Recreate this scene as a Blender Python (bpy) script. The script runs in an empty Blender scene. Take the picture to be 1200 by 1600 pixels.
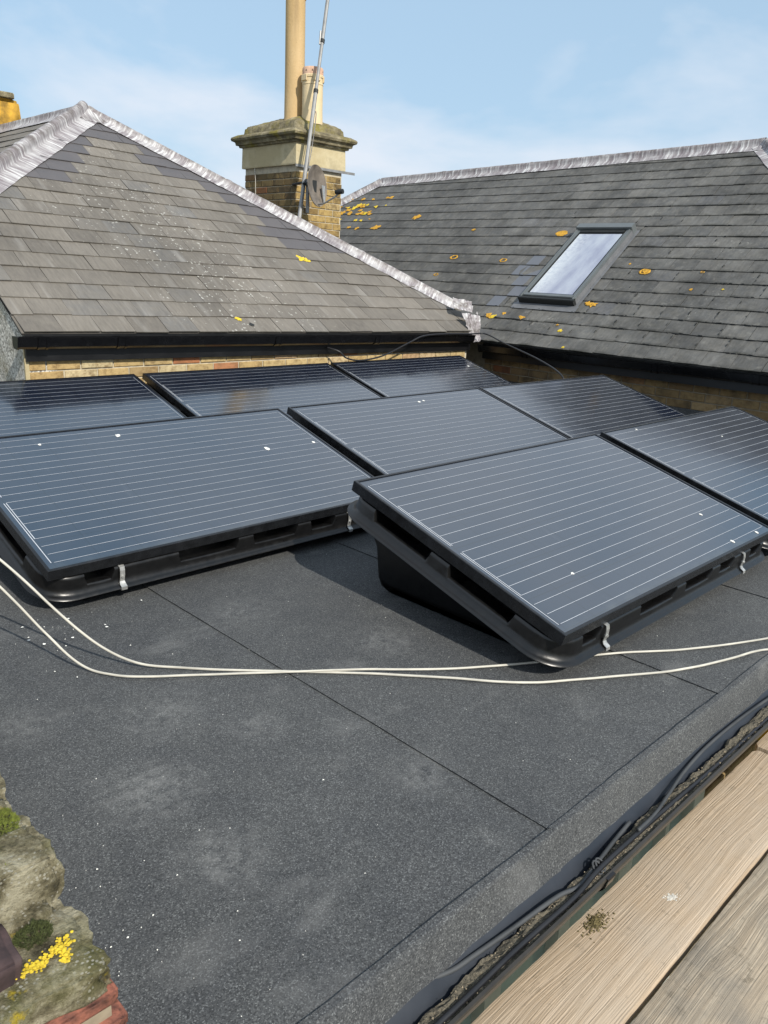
import bpy, bmesh, math, random
from mathutils import Vector, Matrix, noise
random.seed(7)
R = math.radians
sc = bpy.context.scene
col = sc.collection

# ------------------------------------------------------------------ camera
CAM = Vector((-1.8873, -1.0882, 1.1583))
YAW, PITCH, ROLL = R(45.457), R(16.817), R(-2.744)
F_PX = 1230.34
fw = Vector((math.sin(YAW)*math.cos(PITCH), math.cos(YAW)*math.cos(PITCH), -math.sin(PITCH)))
rt = Vector((math.cos(YAW), -math.sin(YAW), 0)); dn = fw.cross(rt)
r2 = math.cos(ROLL)*rt + math.sin(ROLL)*dn
d2 = -math.sin(ROLL)*rt + math.cos(ROLL)*dn
cd = bpy.data.cameras.new('camera'); cam = bpy.data.objects.new('camera', cd); col.objects.link(cam)
cam.matrix_world = Matrix(((r2.x, -d2.x, -fw.x, CAM.x), (r2.y, -d2.y, -fw.y, CAM.y), (r2.z, -d2.z, -fw.z, CAM.z), (0, 0, 0, 1)))
cd.sensor_fit = 'VERTICAL'; cd.sensor_height = 32.0; cd.lens = F_PX/1600*32.0
cd.clip_start = 0.02; cd.clip_end = 2000
sc.camera = cam

# ------------------------------------------------------------------ sky, sun, exposure
SUN_TO = Vector((-0.25, -1.25, 1.0)).normalized()       # direction towards the sun
sun_el = math.asin(SUN_TO.z); sun_az = math.atan2(SUN_TO.x, SUN_TO.y)
world = bpy.data.worlds.new('World'); sc.world = world; world.use_nodes = True
wt = world.node_tree; wn = wt.nodes; wl = wt.links
for n_ in list(wn): wn.remove(n_)
w_out = wn.new('ShaderNodeOutputWorld'); w_bg = wn.new('ShaderNodeBackground')
w_sky = wn.new('ShaderNodeTexSky'); w_sky.sky_type = 'NISHITA'; w_sky.sun_disc = False
w_sky.sun_elevation = sun_el; w_sky.sun_rotation = sun_az; w_sky.air_density = 1.0; w_sky.dust_density = 1.6; w_sky.ozone_density = 1.2
w_tc = wn.new('ShaderNodeTexCoord'); w_map = wn.new('ShaderNodeMapping'); w_map.inputs['Scale'].default_value = (1.0, 1.0, 2.2)
w_map.inputs['Location'].default_value = (0.35, 0.1, 0.25)
w_n1 = wn.new('ShaderNodeTexNoise'); w_n1.inputs['Scale'].default_value = 2.1; w_n1.inputs['Detail'].default_value = 6; w_n1.inputs['Roughness'].default_value = 0.52; w_n1.inputs['Distortion'].default_value = 0.25
w_rp = wn.new('ShaderNodeValToRGB'); w_rp.color_ramp.elements[0].position = 0.41; w_rp.color_ramp.elements[1].position = 0.57
w_rp.color_ramp.elements[0].color = (0.0, 0.0, 0.0, 1); w_rp.color_ramp.elements[1].color = (0.9, 0.9, 0.9, 1)
w_veil = wn.new('ShaderNodeMix'); w_veil.data_type = 'RGBA'; w_veil.inputs[0].default_value = 0.66
w_veil.inputs[7].default_value = (4.7, 6.7, 8.6, 1)     # high thin haze veil over the blue, in the sky texture's own units
w_mix = wn.new('ShaderNodeMix'); w_mix.data_type = 'RGBA'
w_mix.inputs[7].default_value = (7.1, 7.6, 8.4, 1)     # soft cloud
wl.new(w_tc.outputs['Generated'], w_map.inputs['Vector']); wl.new(w_map.outputs['Vector'], w_n1.inputs['Vector'])
wl.new(w_n1.outputs['Fac'], w_rp.inputs['Fac']); wl.new(w_rp.outputs['Color'], w_mix.inputs[0])
wl.new(w_sky.outputs['Color'], w_veil.inputs[6]); wl.new(w_veil.outputs[2], w_mix.inputs[6]); wl.new(w_mix.outputs[2], w_bg.inputs['Color'])
w_bg.inputs['Strength'].default_value = 0.115
wl.new(w_bg.outputs['Background'], w_out.inputs['Surface'])
sd = bpy.data.lights.new('sun', 'SUN'); sd.energy = 4.9; sd.angle = R(0.6); sd.color = (1.0, 0.94, 0.84)
so = bpy.data.objects.new('sun', sd); col.objects.link(so); so.rotation_euler = (-SUN_TO).to_track_quat('-Z', 'Y').to_euler()
so.location = SUN_TO*30
sc.view_settings.view_transform = 'Standard'; sc.view_settings.look = 'None'; sc.view_settings.gamma = 1; sc.view_settings.exposure = 0.0
sc.view_settings.use_curve_mapping = False
try: sc.cycles.max_bounces = 6; sc.cycles.use_denoising = True
except Exception: pass

# ------------------------------------------------------------------ helpers
def tag(o, label=None, cat=None, group=None, kind=None):
    if label: o['label'] = label
    if cat: o['category'] = cat
    if group: o['group'] = group
    if kind: o['kind'] = kind
    return o
def link(o, parent=None, mat=None):
    col.objects.link(o)
    if parent is not None: o.parent = parent
    if mat is not None: o.matrix_local = mat
    return o
def empty(name, loc=(0, 0, 0)):
    o = bpy.data.objects.new(name, None); o.empty_display_size = 0.1; o.location = loc; col.objects.link(o); return o
def make_mesh(name, verts, faces, material=None, smooth=False, uv=None):
    me = bpy.data.meshes.new(name); me.from_pydata([tuple(v) for v in verts], [], faces); me.update()
    if material: me.materials.append(material)
    if smooth: me.polygons.foreach_set('use_smooth', [True]*len(me.polygons))
    if uv:
        ul = me.uv_layers.new(name='UVMap')
        for lp in me.loops: ul.data[lp.index].uv = uv[lp.vertex_index]
    return me
def obj(name, me, parent=None, mat=None):
    return link(bpy.data.objects.new(name, me), parent, mat)
class MB:
    def __init__(s): s.v = []; s.f = []; s.uv = []
    def add(s, vs, fs):
        k = len(s.v); s.v += [Vector(q) for q in vs]; s.f += [[i+k for i in f] for f in fs]; return s
    def box(s, a, b):
        x0, y0, z0 = a; x1, y1, z1 = b
        return s.add([(x0,y0,z0),(x1,y0,z0),(x1,y1,z0),(x0,y1,z0),(x0,y0,z1),(x1,y0,z1),(x1,y1,z1),(x0,y1,z1)],
                     [(0,3,2,1),(4,5,6,7),(0,1,5,4),(1,2,6,5),(2,3,7,6),(3,0,4,7)])
    def loft(s, rings, closed=True, cap0=False, cap1=False):
        n = len(rings[0]); k = len(s.v)
        for r in rings: s.v += [Vector(q) for q in r]
        for j in range(len(rings)-1):
            for i in range(n if closed else n-1):
                a = k+j*n+i; b = k+j*n+(i+1) % n
                s.f.append([a, b, b+n, a+n])
        if cap0: s.f.append([k+i for i in range(n)][::-1])
        if cap1: s.f.append([k+(len(rings)-1)*n+i for i in range(n)])
        return s
    def tube(s, pts, rad, n=8, caps=True):
        pts = [Vector(p) for p in pts]; rings = []; up = None
        for i, p in enumerate(pts):
            t = (pts[min(i+1, len(pts)-1)]-pts[max(i-1, 0)]).normalized()
            if up is None: up = Vector((0, 0, 1)) if abs(t.z) < 0.9 else Vector((1, 0, 0))
            a = t.cross(up).normalized(); up = a.cross(t).normalized()
            r = rad[i] if isinstance(rad, (list, tuple)) else rad
            rings.append([p+a*math.cos(2*math.pi*k/n)*r+up*math.sin(2*math.pi*k/n)*r for k in range(n)])
        return s.loft(rings, True, caps, caps)
    def lathe(s, prof, c=(0, 0, 0), n=24):
        c = Vector(c)
        return s.loft([[c+Vector((r*math.cos(2*math.pi*k/n), r*math.sin(2*math.pi*k/n), z)) for k in range(n)] for r, z in prof])
    def prism(s, poly, axis_vec, cap=True):
        a = [Vector(q) for q in poly]; b = [q+Vector(axis_vec) for q in a]
        return s.loft([a, b], True, cap, cap)
    def build(s, name, material, parent=None, mat=None, smooth=False, uv=None):
        return obj(name, make_mesh(name, s.v, s.f, material, smooth, uv), parent, mat)
def recalc(o):
    bm = bmesh.new(); bm.from_mesh(o.data); bmesh.ops.recalc_face_normals(bm, faces=bm.faces); bm.to_mesh(o.data); bm.free(); return o
def sharp(o, ang=35):
    o.data.polygons.foreach_set('use_smooth', [True]*len(o.data.polygons))
    try: o.data.set_sharp_from_angle(angle=R(ang))
    except Exception: pass
    return o
def smooth_path(pts, k=8):
    pts = [Vector(p) for p in pts]; P = [pts[0]*2-pts[1]]+pts+[pts[-1]*2-pts[-2]]; out = []
    for i in range(1, len(P)-2):
        a, b, c, d = P[i-1], P[i], P[i+1], P[i+2]
        for j in range(k):
            t = j/k
            out.append(0.5*((2*b)+(c-a)*t+(2*a-5*b+4*c-d)*t*t+(3*b-a-3*c+d)*t*t*t))
    out.append(pts[-1]); return out
def frame(o, x, y, z):
    return Matrix(((x[0], y[0], z[0], o[0]), (x[1], y[1], z[1], o[1]), (x[2], y[2], z[2], o[2]), (0, 0, 0, 1)))
def interp(t, tab):
    if t <= tab[0][0]: return tab[0][1]
    for (a, va), (b, vb) in zip(tab, tab[1:]):
        if t <= b: return va+(vb-va)*(t-a)/(b-a)
    return tab[-1][1]
def clip_poly(poly, clip):          # Sutherland-Hodgman, clip polygon counter-clockwise
    out = poly
    for i in range(len(clip)):
        ax, ay = clip[i]; bx, by = clip[(i+1) % len(clip)]
        def side(p): return (bx-ax)*(p[1]-ay)-(by-ay)*(p[0]-ax)
        inp, out = out, []
        for j in range(len(inp)):
            p, q = inp[j], inp[(j+1) % len(inp)]; sp, sq = side(p), side(q)
            if sp >= 0: out.append(p)
            if (sp >= 0) != (sq >= 0):
                t = sp/(sp-sq); out.append((p[0]+(q[0]-p[0])*t, p[1]+(q[1]-p[1])*t))
        if not out: return []
    return out
def area2(p): return 0.5*abs(sum(p[i][0]*p[(i+1) % len(p)][1]-p[(i+1) % len(p)][0]*p[i][1] for i in range(len(p))))

# ------------------------------------------------------------------ materials
class NT:
    def __init__(s, name):
        s.m = bpy.data.materials.new(name); s.m.use_nodes = True; s.t = s.m.node_tree
        s.b = s.t.nodes['Principled BSDF']; s._oc = None; s._pos = None; s._rnd = None
    def n(s, kind, **kw):
        x = s.t.nodes.new(kind)
        for k, v in kw.items(): setattr(x, k, v)
        return x
    def l(s, a, b): s.t.links.new(a, b)
    def put(s, sock, v):
        if isinstance(v, (int, float)): sock.default_value = v
        elif isinstance(v, (tuple, list)): sock.default_value = tuple(v)+((1,) if len(v) == 3 and sock.type == 'RGBA' else ())
        else: s.l(v, sock)
    def pos(s):
        if not s._pos: s._pos = s.n('ShaderNodeNewGeometry').outputs['Position']
        return s._pos
    def oc(s):
        if not s._oc: s._oc = s.n('ShaderNodeTexCoord').outputs['Object']
        return s._oc
    def uv(s): return s.n('ShaderNodeTexCoord').outputs['UV']
    def rnd(s):
        if not s._rnd: s._rnd = s.n('ShaderNodeObjectInfo').outputs['Random']
        return s._rnd
    def jit(s):     # object coordinates shifted per object
        v = s.n('ShaderNodeVectorMath', operation='MULTIPLY_ADD'); c = s.n('ShaderNodeCombineXYZ')
        s.l(s.rnd(), c.inputs[0]); s.l(s.rnd(), c.inputs[1]); s.l(s.rnd(), c.inputs[2])
        s.l(c.outputs[0], v.inputs[0]); v.inputs[1].default_value = (37, 53, 71); s.l(s.oc(), v.inputs[2]); return v.outputs[0]
    def map(s, v, scale=(1, 1, 1), rot=(0, 0, 0), loc=(0, 0, 0)):
        m = s.n('ShaderNodeMapping'); m.inputs['Scale'].default_value = scale; m.inputs['Rotation'].default_value = rot; m.inputs['Location'].default_value = loc
        s.l(v, m.inputs['Vector']); return m.outputs[0]
    def noise(s, v, scale, detail=3, rough=0.55, dist=0.0):
        x = s.n('ShaderNodeTexNoise'); x.inputs['Scale'].default_value = scale; x.inputs['Detail'].default_value = detail
        x.inputs['Roughness'].default_value = rough; x.inputs['Distortion'].default_value = dist; s.l(v, x.inputs['Vector']); return x.outputs['Fac']
    def voro(s, v, scale, out='Distance', feature='F1'):
        x = s.n('ShaderNodeTexVoronoi', feature=feature); x.inputs['Scale'].default_value = scale; s.l(v, x.inputs['Vector']); return x.outputs[out]
    def ramp(s, f, stops):
        x = s.n('ShaderNodeValToRGB'); e = x.color_ramp.elements
        while len(e) < len(stops): e.new(0.5)
        for el, (p, c) in zip(e, stops):
            el.position = p; el.color = (c, c, c, 1) if isinstance(c, (int, float)) else tuple(c)+(1,)
        s.put(x.inputs['Fac'], f); return x.outputs['Color']
    def mix(s, f, a, b, mode='MIX'):
        x = s.n('ShaderNodeMix', data_type='RGBA', blend_type=mode); s.put(x.inputs[0], f); s.put(x.inputs[6], a); s.put(x.inputs[7], b); return x.outputs[2]
    def math(s, op, a, b=0.0, clamp=False):
        x = s.n('ShaderNodeMath', operation=op, use_clamp=clamp); s.put(x.inputs[0], a); s.put(x.inputs[1], b); return x.outputs[0]
    def sep(s, v):
        x = s.n('ShaderNodeSeparateXYZ'); s.l(v, x.inputs[0]); return x.outputs
    def bump(s, h, strength=0.3, dist=0.01):
        x = s.n('ShaderNodeBump'); x.inputs['Strength'].default_value = strength; x.inputs['Distance'].default_value = dist
        s.l(h, x.inputs['Height']); s.l(x.outputs[0], s.b.inputs['Normal'])
    def fin(s, color=None, rough=0.8, metal=0.0, spec=None):
        if color is not None: s.put(s.b.inputs['Base Color'], color)
        s.put(s.b.inputs['Roughness'], rough); s.put(s.b.inputs['Metallic'], metal)
        if spec is not None: s.b.inputs['Specular IOR Level'].default_value = spec
        return s.m

def mat_felt():
    t = NT('mineral_felt'); p = t.pos()
    big = t.noise(p, 1.3, 4, 0.6); mid = t.noise(p, 9, 4, 0.6); fine = t.noise(p, 190, 3, 0.8)
    base = t.ramp(big, [(0.3, (0.062, 0.065, 0.069)), (0.7, (0.090, 0.093, 0.095))])
    base = t.mix(t.ramp(mid, [(0.35, 0.0), (0.75, 0.35)]), base, (0.118, 0.120, 0.117))
    g = t.voro(p, 440, 'Color'); gs = t.sep(g)[0]
    base = t.mix(1.0, base, t.ramp(gs, [(0.0, (0.50, 0.50, 0.51)), (0.5, (0.90, 0.91, 0.92)), (0.84, (1.15, 1.15, 1.13)), (1.0, (2.1, 2.1, 2.05))]), 'MULTIPLY')
    base = t.mix(1.0, base, t.ramp(fine, [(0.3, 0.72), (0.7, 1.26)]), 'MULTIPLY')
    dust = t.noise(t.map(p, (1, 1.6, 1), (0, 0, 0.5)), 3.2, 5, 0.62, 0.3)
    base = t.mix(t.ramp(dust, [(0.58, 0.0), (0.78, 0.50)]), base, (0.21, 0.21, 0.205))
    sc_n = t.ramp(t.noise(p, 26, 6, 0.72), [(0.40, 0.0), (0.72, 1.0)])
    for (sx_, sy_, r_, a_) in ((-1.145, 0.35, 0.15, 0.55), (-0.183, 0.56, 0.14, 0.4), (-1.142, 0.057, 0.13, 0.5), (-0.617, -0.012, 0.12, 0.4), (-0.80, 0.42, 0.10, 0.3), (-0.95, 0.62, 0.16, 0.32), (-0.42, 1.05, 0.16, 0.3), (-1.25, 0.80, 0.13, 0.3), (0.05, 0.22, 0.11, 0.22)):
        dv = t.n('ShaderNodeVectorMath', operation='DISTANCE'); t.l(t.map(p, (1, 1, 0)), dv.inputs[0]); dv.inputs[1].default_value = (sx_, sy_, 0)
        base = t.mix(t.math('MULTIPLY', t.math('MULTIPLY', t.ramp(t.math('DIVIDE', dv.outputs['Value'], r_), [(0.1, 1.0), (1.0, 0.0)]), sc_n), a_*1.15), base, (0.30, 0.30, 0.29))
    t.bump(gs, 0.6, 0.003)
    return t.fin(base, 0.92, 0, 0.25)
def mat_slate(name, stops, speck, warm, moss):
    t = NT(name); p = t.pos(); j = t.jit()
    base = t.ramp(t.rnd(), stops)
    blot = t.noise(j, 11, 6, 0.72)
    base = t.mix(t.ramp(blot, [(0.35, 0.0), (0.75, 0.75)]), base, warm)
    grain = t.noise(t.map(j, (14, 2.2, 1)), 4.0, 4, 0.6)
    base = t.mix(1.0, base, t.ramp(grain, [(0.25, 0.80), (0.75, 1.16)]), 'MULTIPLY')
    stre = t.noise(t.map(j, (7, 0.8, 1)), 1.6, 3, 0.5)
    base = t.mix(t.ramp(stre, [(0.58, 0.0), (0.80, 0.40 if speck else 0.18)]), base, (0.34, 0.33, 0.31) if speck else (0.22, 0.22, 0.21))
    wash = t.noise(p, 1.1, 3, 0.5)
    base = t.mix(1.0, base, t.ramp(wash, [(0.3, 0.80), (0.7, 1.18)]), 'MULTIPLY')
    if speck:
        x, y, z = t.sep(p)[:3]
        d = t.math('ABSOLUTE', t.math('SUBTRACT', t.math('ADD', x, t.math('MULTIPLY', y, 0.42)), 3.72))
        band = t.math('ADD', t.math('MULTIPLY', t.math('SUBTRACT', 1.35, d, True), 0.42), t.math('MULTIPLY', t.noise(p, 2.6, 4, 0.6), 0.62))
        wn_ = t.n('ShaderNodeTexNoise'); wn_.inputs['Scale'].default_value = 38; wn_.inputs['Detail'].default_value = 3; t.l(p, wn_.inputs['Vector'])
        vm = t.n('ShaderNodeVectorMath', operation='MULTIPLY_ADD'); t.l(wn_.outputs['Color'], vm.inputs[0]); vm.inputs[1].default_value = (0.045, 0.045, 0.045); t.l(p, vm.inputs[2]); pw = vm.outputs[0]
        v = t.voro(pw, 30, 'Distance'); rc = t.sep(t.voro(pw, 30, 'Color'))[0]
        spot = t.math('LESS_THAN', t.math('ADD', v, t.math('MULTIPLY', t.noise(p, 90, 2), 0.15)), t.math('MULTIPLY', t.ramp(rc, [(0.0, 0.08), (1.0, 0.42)]), t.ramp(band, [(0.36, 0.0), (0.76, 0.95)])))
        base = t.mix(t.math('MULTIPLY', t.math('MULTIPLY', spot, t.ramp(t.noise(p, 120, 2), [(0.35, 0.35), (0.6, 1.0)])), 0.72), base, (0.55, 0.55, 0.51))
    if moss:
        mm = t.noise(p, 5, 4, 0.6); o = t.sep(t.oc())[1]
        edge = t.ramp(o, [(0.0, 1.0), (0.035, 0.0)])
        base = t.mix(t.math('MULTIPLY', edge, t.ramp(mm, [(0.42, 0.0), (0.62, 0.85)])), base, (0.018, 0.018, 0.012))
        base = t.mix(1.0, base, t.ramp(t.noise(p, 3.4, 6, 0.72), [(0.32, 0.62), (0.68, 1.42)]), 'MULTIPLY')
        base = t.mix(t.ramp(t.noise(p, 13, 6, 0.75), [(0.56, 0.0), (0.70, 0.5)]), base, (0.20, 0.195, 0.175))
        base = t.mix(t.ramp(t.noise(t.map(p, (1, 1, 1), (0, 0, 0), (4, 2, 1)), 8, 5, 0.7), [(0.60, 0.0), (0.72, 0.6)]), base, (0.045, 0.045, 0.038))
        w = t.noise(p, 30, 3, 0.7); w2 = t.noise(p, 1.7, 2)
        base = t.mix(t.math('MULTIPLY', t.ramp(w, [(0.60, 0.0), (0.72, 0.5)]), t.ramp(w2, [(0.5, 0.0), (0.65, 1.0)])), base, (0.36, 0.35, 0.32))
    t.bump(t.noise(t.map(j, (3, 1, 1)), 14, 4, 0.6), 0.35, 0.006)
    return t.fin(base, 0.72, 0, 0.35)
def mat_plain(name, c, rough=0.5, metal=0.0, var=0.25, scale=12, bump=0.0, spec=None):
    t = NT(name); n = t.noise(t.jit(), scale, 4, 0.6)
    base = t.mix(1.0, c, t.ramp(n, [(0.25, 1-var), (0.75, 1+var)]), 'MULTIPLY')
    if bump: t.bump(n, bump, 0.01)
    rr = t.ramp(n, [(0.3, max(0.02, rough*0.8)), (0.7, min(1, rough*1.2))])
    return t.fin(base, rr, metal, spec)
def mat_brick(name, stops, soot=0.5):
    t = NT(name); j = t.jit()
    base = t.ramp(t.rnd(), stops)
    base = t.mix(t.ramp(t.noise(j, 24, 5, 0.7), [(0.45, 0.0), (0.68, 0.75)]), base, (0.17, 0.105, 0.045))
    base = t.mix(t.ramp(t.noise(t.pos(), 7, 5, 0.65), [(0.48, 0.0), (0.72, soot)]), base, (0.035, 0.030, 0.024))
    t.bump(t.noise(j, 60, 4, 0.7), 0.6, 0.008)
    return t.fin(base, 0.93, 0, 0.2)
def mat_lead():
    t = NT('sheet_lead'); u = t.uv()
    st = t.noise(t.map(u, (34, 1.6, 1)), 1.0, 5, 0.68, 0.25)
    st2 = t.noise(t.map(u, (5, 2.0, 1)), 1.0, 4, 0.6)
    base = t.ramp(st, [(0.34, (0.150, 0.125, 0.135)), (0.52, (0.27, 0.25, 0.26)), (0.62, (0.56, 0.56, 0.56)), (0.78, (0.76, 0.76, 0.75))])
    base = t.mix(t.ramp(st2, [(0.46, 0.0), (0.72, 0.55)]), base, (0.60, 0.605, 0.60))
    y = t.math('FRACT', t.sep(u)[1])
    roll = t.ramp(y, [(0.22, 0.0), (0.34, 1.0), (0.66, 1.0), (0.78, 0.0)])
    dirt = t.math('MULTIPLY', roll, t.ramp(t.noise(t.map(u, (9, 3, 1)), 1.0, 5, 0.65), [(0.40, 0.0), (0.62, 0.88)]))
    base = t.mix(dirt, base, (0.115, 0.098, 0.090))
    t.bump(st, 0.5, 0.012)
    return t.fin(base, 0.62, 0.0, 0.4)
def mat_wood(name, light, dark, grey, greyamt):
    t = NT(name); j = t.jit()
    k = t.voro(t.map(j, (2.2, 5.5, 1)), 1.0, 'Distance')
    warp = t.math('ADD', t.math('MULTIPLY', t.noise(t.map(j, (1.3, 5, 1)), 1.0, 2, 0.5), 0.075), t.math('MULTIPLY', t.ramp(k, [(0.0, 0.9), (0.30, 0.0)]), 0.020))
    cb = t.n('ShaderNodeCombineXYZ'); sx, sy, sz = t.sep(j)[:3]; t.l(sx, cb.inputs[0]); t.l(t.math('ADD', sy, warp), cb.inputs[1]); t.l(sz, cb.inputs[2])
    l1 = t.noise(t.map(cb.outputs[0], (0.5, 250, 4)), 1.0, 2, 0.5); l2 = t.noise(t.map(cb.outputs[0], (0.4, 80, 4)), 1.0, 2, 0.5)
    wv = t.math('ADD', t.math('MULTIPLY', l1, 0.6), t.math('MULTIPLY', l2, 0.4))
    fine = t.noise(t.map(j, (9, 330, 60)), 1.0, 3, 0.6)
    base = t.mix(t.ramp(wv, [(0.44, 0.0), (0.52, 0.7), (0.62, 1.0)]), light, dark)
    base = t.mix(1.0, base, t.ramp(fine, [(0.25, 0.82), (0.75, 1.15)]), 'MULTIPLY')
    g = t.noise(j, 5, 5, 0.65)
    base = t.mix(t.ramp(g, [(0.40, 0.0), (0.70, greyamt)]), base, grey)
    d = t.noise(j, 23, 5, 0.7)
    base = t.mix(t.ramp(d, [(0.58, 0.0), (0.75, greyamt*0.8)]), base, (0.10, 0.085, 0.06))
    base = t.mix(t.ramp(k, [(0.025, 0.8), (0.055, 0.35), (0.075, 0.0)]), base, (0.13, 0.08, 0.045))
    h = t.mix(0.35, wv, fine); t.bump(h, 0.9, 0.005)
    return t.fin(base, 0.85, 0, 0.25)
def mat_stone():
    t = NT('weathered_mortar'); p = t.pos()
    base = t.ramp(t.noise(p, 24, 7, 0.74), [(0.36, (0.060, 0.052, 0.032)), (0.48, (0.21, 0.185, 0.115)), (0.62, (0.46, 0.42, 0.30))])
    base = t.mix(t.ramp(t.noise(p, 9, 4, 0.6), [(0.50, 0.0), (0.68, 0.6)]), base, (0.15, 0.15, 0.045))
    v = t.math('ADD', t.voro(p, 170, 'Distance'), t.math('MULTIPLY', t.noise(p, 260, 3), 0.25)); m = t.noise(p, 22, 4)
    base = t.mix(t.math('MULTIPLY', t.ramp(v, [(0.36, 1.0), (0.46, 0.0)]), t.ramp(m, [(0.50, 0.0), (0.64, 0.75)])), base, (0.50, 0.48, 0.40))
    yl = t.noise(t.map(p, (1, 1, 1), (0, 0, 0), (3.1, 1.7, 0)), 13, 5, 0.7)
    base = t.mix(t.ramp(yl, [(0.62, 0.0), (0.68, 0.9)]), base, (0.48, 0.36, 0.03))
    t.bump(t.noise(p, 85, 6, 0.75), 1.0, 0.012)
    return t.fin(base, 0.95, 0, 0.15)
def mat_cap():
    t = NT('mossy_cement'); p = t.pos()
    base = t.ramp(t.noise(p, 8, 6, 0.7), [(0.3, (0.07, 0.06, 0.04)), (0.52, (0.22, 0.19, 0.12)), (0.72, (0.42, 0.37, 0.25))])
    base = t.mix(t.ramp(t.noise(p, 4.5, 4, 0.6), [(0.5, 0.0), (0.66, 0.8)]), base, (0.21, 0.18, 0.035))
    t.bump(t.noise(p, 30, 5, 0.7), 0.7, 0.03)
    return t.fin(base, 0.95, 0, 0.15)
def mat_render():
    t = NT('cream_render'); p = t.pos()
    base = t.ramp(t.noise(p, 2.6, 4, 0.6), [(0.4, (0.44, 0.37, 0.22)), (0.55, (0.52, 0.45, 0.29)), (0.7, (0.34, 0.29, 0.18))])
    base = t.mix(t.ramp(t.noise(p, 16, 5, 0.7), [(0.55, 0.0), (0.8, 0.5)]), base, (0.25, 0.22, 0.15))
    t.bump(t.noise(p, 40, 4, 0.6), 0.3, 0.01)
    return t.fin(base, 0.9, 0, 0.2)
def mat_clay(name, a, b):
    t = NT(name); p = t.pos()
    base = t.ramp(t.noise(t.map(p, (1, 1, 0.35)), 6, 5, 0.6), [(0.3, a), (0.7, b)])
    base = t.mix(t.ramp(t.noise(p, 60, 3, 0.6), [(0.66, 0.0), (0.75, 0.5)]), base, (0.12, 0.09, 0.05))
    base = t.mix(t.ramp(t.noise(t.map(p, (9, 9, 0.7)), 1.0, 4, 0.6), [(0.56, 0.0), (0.74, 0.45)]), base, (0.22, 0.15, 0.08))
    t.bump(t.noise(p, 40, 3), 0.25, 0.01)
    return t.fin(base, 0.8, 0, 0.3)
def mat_roughcast():
    t = NT('pebbledash'); p = t.pos()
    v = t.sep(t.voro(p, 90, 'Color'))[0]
    base = t.ramp(v, [(0.0, (0.16, 0.15, 0.13)), (0.5, (0.46, 0.44, 0.39)), (1.0, (0.78, 0.75, 0.68))])
    base = t.mix(t.ramp(t.noise(p, 5, 4), [(0.45, 0.0), (0.7, 0.6)]), base, (0.22, 0.19, 0.11))
    t.bump(v, 0.9, 0.012)
    return t.fin(base, 0.95, 0, 0.2)
def mat_glass_pv():
    t = NT('solar_glass'); o = t.oc()
    x, y = t.sep(o)[0], t.sep(o)[1]
    def grid(c, off, pitch):
        f = t.math('FRACT', t.math('DIVIDE', t.math('SUBTRACT', c, off), pitch)); return t.math('LESS_THAN', t.math('ABSOLUTE', t.math('SUBTRACT', f, 0.5)), 0.488)
    cell = t.math('MULTIPLY', grid(x, 0.035, 0.158), grid(y, 0.0195, 0.1545))
    base = t.mix(cell, (0.007, 0.008, 0.012), (0.011, 0.015, 0.027))
    dust = t.noise(t.pos(), 4, 5, 0.65)
    base = t.mix(t.ramp(dust, [(0.4, 0.0), (0.75, 0.022)]), base, (0.38, 0.39, 0.40))
    runs = t.noise(t.map(o, (26, 3.5, 1)), 1.0, 5, 0.65)
    base = t.mix(t.ramp(runs, [(0.60, 0.0), (0.75, 0.035)]), base, (0.42, 0.41, 0.38))
    edge = t.math('MULTIPLY', t.ramp(y, [(0.0, 0.16), (0.05, 0.0)]), t.ramp(t.noise(t.pos(), 11, 4), [(0.4, 0.2), (0.7, 1.0)]))
    base = t.mix(edge, base, (0.30, 0.31, 0.27))
    rr = t.ramp(dust, [(0.3, 0.10), (0.7, 0.18)])
    m = t.fin(base, rr, 0.0, 0.5); t.b.inputs['IOR'].default_value = 2.45; t.b.inputs['Specular Tint'].default_value = (0.88, 0.96, 1.0, 1)
    return m
def mat_felt_plain(): pass

M = {}
M['felt'] = mat_felt()
M['slate'] = mat_slate('weathered_slate', [(0.0, (0.116, 0.105, 0.092)), (0.4, (0.144, 0.131, 0.114)), (0.8, (0.168, 0.152, 0.131)), (1.0, (0.128, 0.125, 0.121))], True, (0.172, 0.156, 0.132), False)
M['slate_new'] = mat_plain('replacement_slate', (0.092, 0.086, 0.089), 0.6, 0, 0.14, 6, 0.2)
M['slate_dark'] = mat_slate('grey_slate', [(0.0, (0.070, 0.071, 0.071)), (0.5, (0.094, 0.095, 0.093)), (0.9, (0.122, 0.120, 0.114)), (1.0, (0.095, 0.098, 0.105))], False, (0.125, 0.118, 0.102), True)
M['underlay'] = mat_plain('roof_underlay', (0.02, 0.02, 0.019), 0.9)
M['lead'] = mat_lead()
M['gutter'] = mat_plain('black_gutter_plastic', (0.0035, 0.0035, 0.004), 0.24, 0, 0.3, 20, 0.05)
M['fascia'] = mat_plain('black_fascia_paint', (0.0045, 0.0045, 0.005), 0.4)
M['brick_yellow'] = mat_brick('yellow_stock_brick', [(0.0, (0.44, 0.31, 0.14)), (0.30, (0.50, 0.38, 0.19)), (0.5, (0.33, 0.23, 0.11)), (0.72, (0.54, 0.45, 0.27)), (0.88, (0.38, 0.15, 0.07)), (1.0, (0.16, 0.12, 0.07))], 0.3)
M['brick_brown'] = mat_brick('sooty_stock_brick', [(0.0, (0.20, 0.14, 0.07)), (0.4, (0.27, 0.19, 0.09)), (0.7, (0.16, 0.11, 0.06)), (0.9, (0.32, 0.23, 0.12)), (1.0, (0.20, 0.08, 0.04))], 0.8)
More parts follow.
